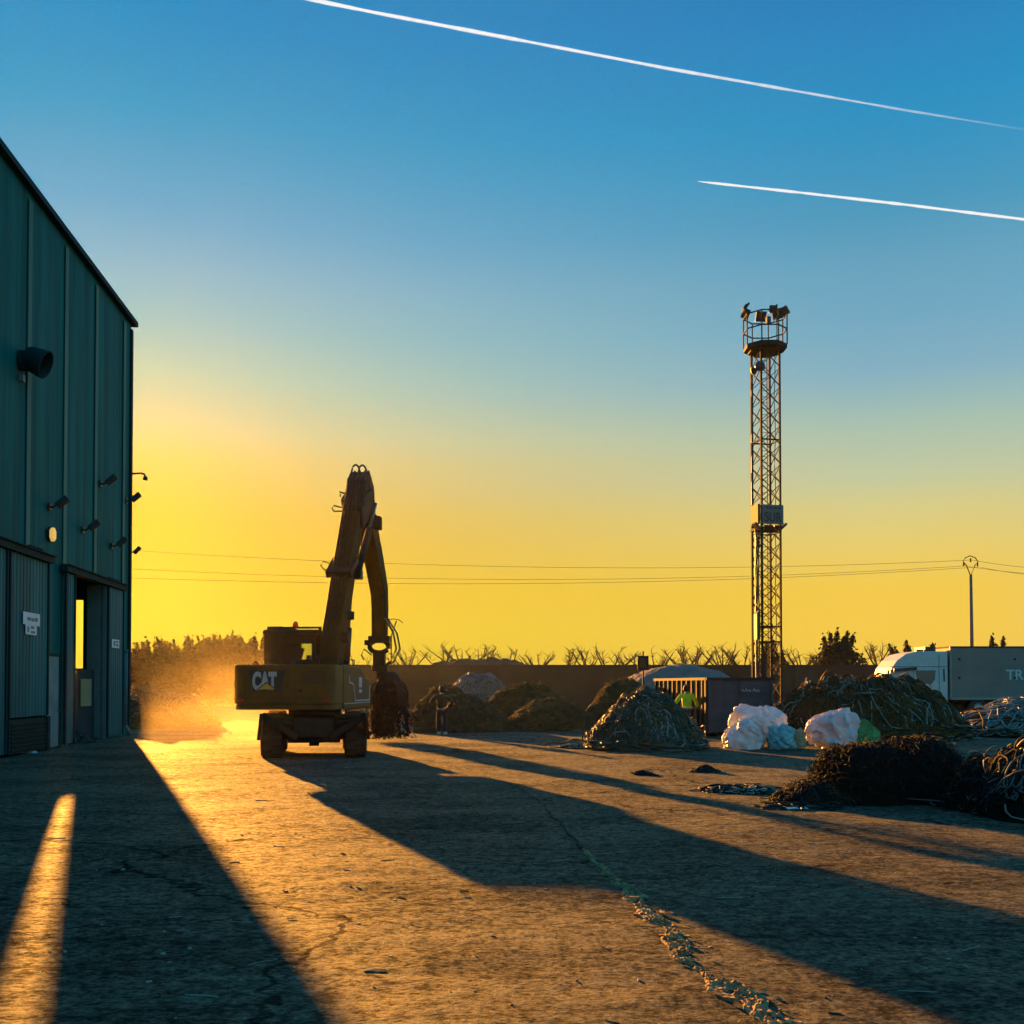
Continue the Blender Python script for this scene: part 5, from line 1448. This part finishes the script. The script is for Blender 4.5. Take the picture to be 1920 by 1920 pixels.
def evergreen(name, label, px, top, d, width, m, seed, spikes=6, n=3200, base=0.0, group=None, size=.14, body=.82, loose=.30):
    rg = np.random.default_rng(seed)
    p = at(px, 1285, d); H = at(0, top, d).z
    o = empty(name, (p.x, d, 0)); tag(o, label, 'tree', group)
    tips = [(rg.normal(0, width * .24), rg.normal(0, width * .2), H * (.80 + .2 * rg.random())) for _ in range(spikes)]
    tips[0] = (0, 0, H)

    def pts(k):
        a = rg.random(k) * 6.28; zz = rg.random(k) ** .8
        env = width / 2 * np.clip(1.08 - zz ** 4, .12, 1) * (1 + .25 * vnoise(np.cos(a) * 2, zz * 5, np.sin(a) * 2, seed))
        r_ = env * np.sqrt(.25 + .75 * rg.random(k))
        P_ = np.stack([r_ * np.cos(a), r_ * np.sin(a), base + zz * H * body], 1)
        w = rg.integers(0, spikes, k); f = rg.random(k) < .42
        T_ = np.array(tips)[w]; tt = rg.random(k) ** .7
        bp = np.stack([T_[:, 0] * .6, T_[:, 1] * .6, np.full(k, H * .45)], 1)
        Q_ = bp + (T_ - bp) * tt[:, None] + rg.normal(0, 1, (k, 3)) * (loose * (1 - tt) + .03)[:, None]
        P_[f] = Q_[f]
        # shoots bristling from the outline
        g = rg.random(k) < .10
        P_[g] *= np.array([1.12, 1.12, 1.06])
        return P_
    V, Q = leaf_cloud(n, pts, size, rg)
    V[:, 2] = np.maximum(V[:, 2], .05)
    np_mesh('crown', V, Q, m, o, smooth=False)
    t = MB(); t.tube([(0, 0, 0), (.05, 0, H * .35), (0, .05, H * .8)], [.16, .11, .03], 7)
    for (x, y, z) in tips: t.tube([(0, 0, H * .35), (x * .6, y * .6, H * .5), (x, y, z)], [.06, .04, .012], 5)
    t.build('trunk', M['bark'], o)


def pollard(name, label, px, top, d, seed, spread=1.7, n_l=5, group='bare pollarded trees beyond the far wall', twigs=14):
    rg = random.Random(seed)
    p = at(px, 1285, d); H = at(0, top, d).z
    o = empty(name, (p.x, d + rg.uniform(-1, 1), 0)); tag(o, label, 'tree', group)
    t = MB(); h0 = H * rg.uniform(.50, .62); lean = rg.uniform(-.3, .3)
    t.tube([(0, 0, 0), (lean * .4, 0, h0 * .6), (lean, 0, h0)], [.20, .15, .13], 7); t.build('trunk', M['bark'], o)
    c = MB()
    for k in range(n_l):
        a = rg.uniform(-.95, .95); l = (H - h0) * rg.uniform(.75, 1.0); yy = rg.uniform(-.5, .5)
        e = Vector((lean + math.sin(a) * l * spread * .62, yy * l, h0 + l * (.45 + .55 * math.cos(a))))
        m_ = Vector((lean, 0, h0)).lerp(e, .5) + Vector((rg.uniform(-.15, .15), 0, -.08 * l))
        c.tube([(lean, 0, h0 - .1), m_, e], [.085, .06, .028], 5)
        for j in range(int(twigs * 1.8) // n_l + 1):
            s = Vector((lean, 0, h0)).lerp(e, rg.uniform(.35, 1.0)); q = s + Vector((rg.uniform(-.55, .55), rg.uniform(-.3, .3), rg.uniform(.05, .65)))
            c.tube([s, s.lerp(q, .5) + Vector((rg.uniform(-.06, .06), 0, 0)), q], [.022, .017, .008], 4)
    c.build('crown', M['bark'], o)


PG = 'bare pollarded trees beyond the far wall'
for i, (px, top, lab) in enumerate(((676, 1222, 'bare tree seen in the gap between boom and stick of the excavator'), (765, 1212, 'thin bare tree just right of the excavator stick'),
        (832, 1206, 'bare tree at the left end of the earth heap'), (868, 1207, 'bare tree over the left half of the earth heap'), (896, 1210, 'bare tree above the crest of the earth heap'),
        (955, 1211, 'bare tree at the right slope of the earth heap'), (1012, 1214, 'leaning bare tree right of the earth heap'), (1062, 1212, 'forked bare tree midway along the far wall'),
        (1100, 1216, 'low spreading bare tree midway along the far wall'), (1146, 1211, 'bare tree with upright limbs left of the post sign'), (1186, 1218, 'short bare tree just left of the post sign'), (1238, 1216, 'bare tree just right of the post sign'))):
    pollard('pollard_tree', lab, px, top - 3 + (i * 7) % 9, 84, 300 + i, spread=(1.7, 2.5, 2.0, 3.0)[i % 4], n_l=(5, 8, 4, 7, 6)[i % 5], twigs=(18, 36, 24)[i % 3])
for i, (px, top, lab) in enumerate(((1282, 1208, 'dense twiggy bare tree above the grey heap, left one'), (1312, 1210, 'dense twiggy bare tree above the grey heap, second from left'), (1352, 1208, 'dense twiggy bare tree above the grey heap, next to the tower'),
        (1388, 1207, 'twiggy bare tree just left of the tower'), (1502, 1212, 'twiggy bare tree between the tower and the big conifer'), (1640, 1208, 'bare tree between the big conifer and the lorry cab'))):
    pollard('bare_tree', lab, px, top, 86, 330 + i, spread=1.9, n_l=9, twigs=44)

evergreen('conifer', 'large dark spiky conifer left of the lorry', 1570, 1184, 80, 5.0, M['leafdark'], 401, 9, 6500)
evergreen('conifer', 'dark bushy conifer behind the foot of the lattice tower', 1448, 1202, 80, 3.2, M['leafdark'], 402, 8, 4200)
evergreen('conifer', 'low dark conifer standing behind the lorry cab', 1700, 1203, 80, 4.6, M['leafdark'], 403, 8, 5200)
evergreen('conifer', 'small conifer tip showing above the trailer', 1861, 1194, 82, 2.0, M['leafdark'], 404, 4, 1500)
HG = 'evergreen trees at the left behind the dust'
for i, (px, top, w, lab) in enumerate(((256, 1206, 4.2, 'hedge tree nearest the shed corner, lowest of the evergreen row'), (302, 1199, 4.6, 'hedge tree second from the shed in the evergreen row'), (352, 1193, 4.8, 'ragged hedge tree in the middle of the evergreen row'),
        (400, 1190, 4.4, 'hedge tree with several spikes, right of the middle of the row'), (438, 1190, 3.6, 'pointed hedge tree above the left end of the counterweight'), (478, 1194, 3.0, 'hedge tree partly hidden by the excavator cab'))):
    evergreen('hedge_tree', lab, px, top, 86, w * 1.2, M['leafolive'], 410 + i, 22, 9500, group=HG, size=.11, body=.78, loose=.16)

# utility pole
PD = 90.0
pp = at(1822, 1285, PD)
o = empty('utility_pole', (pp.x, PD, 0)); tag(o, 'slim concrete utility pole with an arched top frame behind the trailer', 'utility pole')
Zp = lambda py: at(0, py, PD).z
Xp = lambda px: at(px, 1285, PD).x - pp.x
b = MB(); b.tube([(.05, 0, 0), (.0, 0, Zp(1078))], [.20, .13], 10); b.build('mast', M['pole'], o)
b = MB()
arch = [(Xp(1822), Zp(1080)), (Xp(1814), Zp(1060)), (Xp(1808), Zp(1053)), (Xp(1812), Zp(1046)), (Xp(1821), Zp(1042)), (Xp(1831), Zp(1046)), (Xp(1836), Zp(1053)), (Xp(1830), Zp(1060)), (Xp(1822), Zp(1080))]
b.tube([(x, 0, z) for x, z in arch], .045, 6); b.build('head_frame', M['steel'], o)
for (px, py) in ((1809, 1058), (1822, 1050), (1835, 1058)):
    b = MB(); z = Zp(py)
    b.lathe([(.0, .18), (.05, .14), (.09, .08), (.05, .04), (.09, -.02), (.05, -.06), (.09, -.12), (0, -.2)], (Xp(px), 0, z), 8); b.build('insulator', M['steel'], o)


def wire(label, a, b, c, sag):
    pts = []
    for (p, q, s) in ((a, b, sag), (b, c, sag * .25)):
        for t in np.linspace(0, 1, 40):
            w = p.lerp(q, t); w.z -= 4 * s * t * (1 - t); pts.append(tuple(w))
    V, Q = tube_arrays(np.array([pts]), np.array([.016]), 5)
    tag(np_mesh('overhead_wire', V, Q, M['wire']), label, 'wire', 'overhead wires')


wire('topmost of the three overhead wires across the yellow sky', at(60, 1018, 84), at(1822, 1050, PD), at(2080, 1068, 84), 1.3)
wire('middle one of the three overhead wires across the yellow sky', at(60, 1056, 80), at(1809, 1061, PD - .1), at(2080, 1078, 80), 1.25)
wire('lowest of the three overhead wires across the yellow sky', at(60, 1076, 78), at(1835, 1063, PD - .2), at(2080, 1086, 78), 1.1)
# distant leaning pole right of the stick
o = empty('distant_pole', at(739, 1285, 100)); o.location.z = 0; tag(o, 'distant leaning pole with a crossarm just right of the excavator stick', 'utility pole')
Zp = lambda py: at(0, py, 100).z
X0 = at(739, 1285, 100).x
b = MB(); b.tube([(at(736, 0, 100).x - X0, 0, 0), (at(737, 0, 100).x - X0, 0, Zp(1192)), (at(746, 0, 100).x - X0, 0, Zp(1164))], .07, 6); b.build('mast', M['steel'], o)
b = MB(); b.tube([(at(729, 0, 100).x - X0, 0, Zp(1162)), (at(742, 0, 100).x - X0, 0, Zp(1160.5)), (at(752, 0, 100).x - X0, 0, Zp(1163)), (at(758, 0, 100).x - X0, 0, Zp(1168))], .045, 6); b.build('crossarm', M['steel'], o)


# ------------------------------------------------------------------ contrails
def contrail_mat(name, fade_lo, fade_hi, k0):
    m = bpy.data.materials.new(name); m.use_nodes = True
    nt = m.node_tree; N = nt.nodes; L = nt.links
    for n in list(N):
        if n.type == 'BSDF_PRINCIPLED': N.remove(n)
    em = N.new('ShaderNodeEmission'); em.inputs['Color'].default_value = (1, 1, 1, 1); em.inputs['Strength'].default_value = .9 / 2 ** EV  # white emission stands in for sunlight on the trail
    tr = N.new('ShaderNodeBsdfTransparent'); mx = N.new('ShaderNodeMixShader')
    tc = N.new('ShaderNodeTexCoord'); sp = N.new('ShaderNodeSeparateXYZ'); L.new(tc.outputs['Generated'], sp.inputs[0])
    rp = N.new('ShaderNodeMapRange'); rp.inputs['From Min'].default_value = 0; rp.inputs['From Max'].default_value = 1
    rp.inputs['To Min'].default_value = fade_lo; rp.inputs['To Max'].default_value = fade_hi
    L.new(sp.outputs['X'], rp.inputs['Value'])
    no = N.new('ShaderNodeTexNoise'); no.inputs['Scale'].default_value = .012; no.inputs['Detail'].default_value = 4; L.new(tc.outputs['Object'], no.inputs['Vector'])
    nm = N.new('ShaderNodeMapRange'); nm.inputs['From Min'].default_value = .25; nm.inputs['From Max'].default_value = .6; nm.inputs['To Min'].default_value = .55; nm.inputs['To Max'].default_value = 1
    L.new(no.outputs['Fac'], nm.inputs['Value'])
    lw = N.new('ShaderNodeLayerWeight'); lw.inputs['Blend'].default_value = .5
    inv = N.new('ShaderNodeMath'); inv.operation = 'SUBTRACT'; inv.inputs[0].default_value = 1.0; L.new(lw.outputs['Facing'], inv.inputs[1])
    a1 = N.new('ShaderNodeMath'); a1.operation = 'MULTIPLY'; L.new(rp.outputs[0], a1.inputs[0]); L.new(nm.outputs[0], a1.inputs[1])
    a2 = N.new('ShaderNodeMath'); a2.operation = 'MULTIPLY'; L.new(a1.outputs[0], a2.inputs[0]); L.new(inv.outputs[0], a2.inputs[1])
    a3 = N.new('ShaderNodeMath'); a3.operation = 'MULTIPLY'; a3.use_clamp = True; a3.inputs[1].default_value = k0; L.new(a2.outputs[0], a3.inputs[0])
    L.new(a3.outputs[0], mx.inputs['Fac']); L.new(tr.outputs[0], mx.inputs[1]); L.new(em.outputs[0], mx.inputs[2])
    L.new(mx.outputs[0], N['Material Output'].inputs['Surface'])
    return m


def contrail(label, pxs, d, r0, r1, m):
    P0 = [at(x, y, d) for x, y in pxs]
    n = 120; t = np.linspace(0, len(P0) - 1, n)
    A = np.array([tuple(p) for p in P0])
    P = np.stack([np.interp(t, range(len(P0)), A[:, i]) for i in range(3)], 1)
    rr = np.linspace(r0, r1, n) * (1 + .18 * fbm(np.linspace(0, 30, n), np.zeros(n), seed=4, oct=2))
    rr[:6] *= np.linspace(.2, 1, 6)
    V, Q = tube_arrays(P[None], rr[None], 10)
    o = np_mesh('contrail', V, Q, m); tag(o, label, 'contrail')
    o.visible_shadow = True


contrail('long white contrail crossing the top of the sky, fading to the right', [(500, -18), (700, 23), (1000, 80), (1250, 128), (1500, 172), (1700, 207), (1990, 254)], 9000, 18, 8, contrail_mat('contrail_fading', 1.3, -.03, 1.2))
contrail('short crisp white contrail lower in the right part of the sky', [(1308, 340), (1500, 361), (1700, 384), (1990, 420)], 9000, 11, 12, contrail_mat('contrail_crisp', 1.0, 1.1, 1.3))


# ------------------------------------------------------------------ haze and dust
def volume_box(name, lo, hi, m):
    b = MB(); b.b2(lo[0], hi[0], lo[1], hi[1], lo[2], hi[2]); return b.build(name, m)


HAZE_D, HAZE_G = .00007, .75
m = bpy.data.materials.new('evening_haze'); m.use_nodes = True
N = m.node_tree.nodes; L = m.node_tree.links; N.remove(N['Principled BSDF'])
pv = N.new('ShaderNodeVolumePrincipled'); pv.inputs['Density'].default_value = HAZE_D; pv.inputs['Color'].default_value = (.95, .92, .85, 1); pv.inputs['Anisotropy'].default_value = HAZE_G
L.new(pv.outputs['Volume'], N['Material Output'].inputs['Volume'])
hz = volume_box('haze', (-90, -15, -1.5), (110, 116, 30), m); tag(hz, kind='stuff')

m = bpy.data.materials.new('driven_dust'); m.use_nodes = True
nt = m.node_tree; N = nt.nodes; L = nt.links; N.remove(N['Principled BSDF'])
pv = N.new('ShaderNodeVolumePrincipled'); pv.inputs['Color'].default_value = (.92, .80, .6, 1); pv.inputs['Anisotropy'].default_value = .6
tc = N.new('ShaderNodeTexCoord')
no = N.new('ShaderNodeTexNoise'); no.inputs['Scale'].default_value = 2.6; no.inputs['Detail'].default_value = 4; L.new(tc.outputs['Generated'], no.inputs['Vector'])
sh_ = N.new('ShaderNodeVectorMath'); sh_.operation = 'SUBTRACT'; sh_.inputs[1].default_value = (.78, .40, .10); L.new(tc.outputs['Generated'], sh_.inputs[0])
mu = N.new('ShaderNodeVectorMath'); mu.operation = 'MULTIPLY'; mu.inputs[1].default_value = (1.7, 1.6, 1.25); L.new(sh_.outputs[0], mu.inputs[0])
ln = N.new('ShaderNodeVectorMath'); ln.operation = 'LENGTH'; L.new(mu.outputs[0], ln.inputs[0])
fa = N.new('ShaderNodeMapRange'); fa.interpolation_type = 'SMOOTHSTEP'; fa.inputs['From Min'].default_value = .05; fa.inputs['From Max'].default_value = .9; fa.inputs['To Min'].default_value = 1; fa.inputs['To Max'].default_value = 0
L.new(ln.outputs['Value'], fa.inputs['Value'])
nr = N.new('ShaderNodeMapRange'); nr.inputs['From Min'].default_value = .38; nr.inputs['From Max'].default_value = .68; L.new(no.outputs['Fac'], nr.inputs['Value'])
ml = N.new('ShaderNodeMath'); ml.operation = 'MULTIPLY'; L.new(fa.outputs[0], ml.inputs[0]); L.new(nr.outputs[0], ml.inputs[1])
dn = N.new('ShaderNodeMath'); dn.operation = 'MULTIPLY'; dn.inputs[1].default_value = .04; L.new(ml.outputs[0], dn.inputs[0])
L.new(dn.outputs[0], pv.inputs['Density']); L.new(pv.outputs['Volume'], N['Material Output'].inputs['Volume'])
du = volume_box('dust_cloud', (-14.0, 23.0, .06), (-5.2, 36.0, 4.6), m)
tag(du, 'orange sunlit dust cloud drifting off the excavator wheels towards the shed', 'dust', kind='stuff')
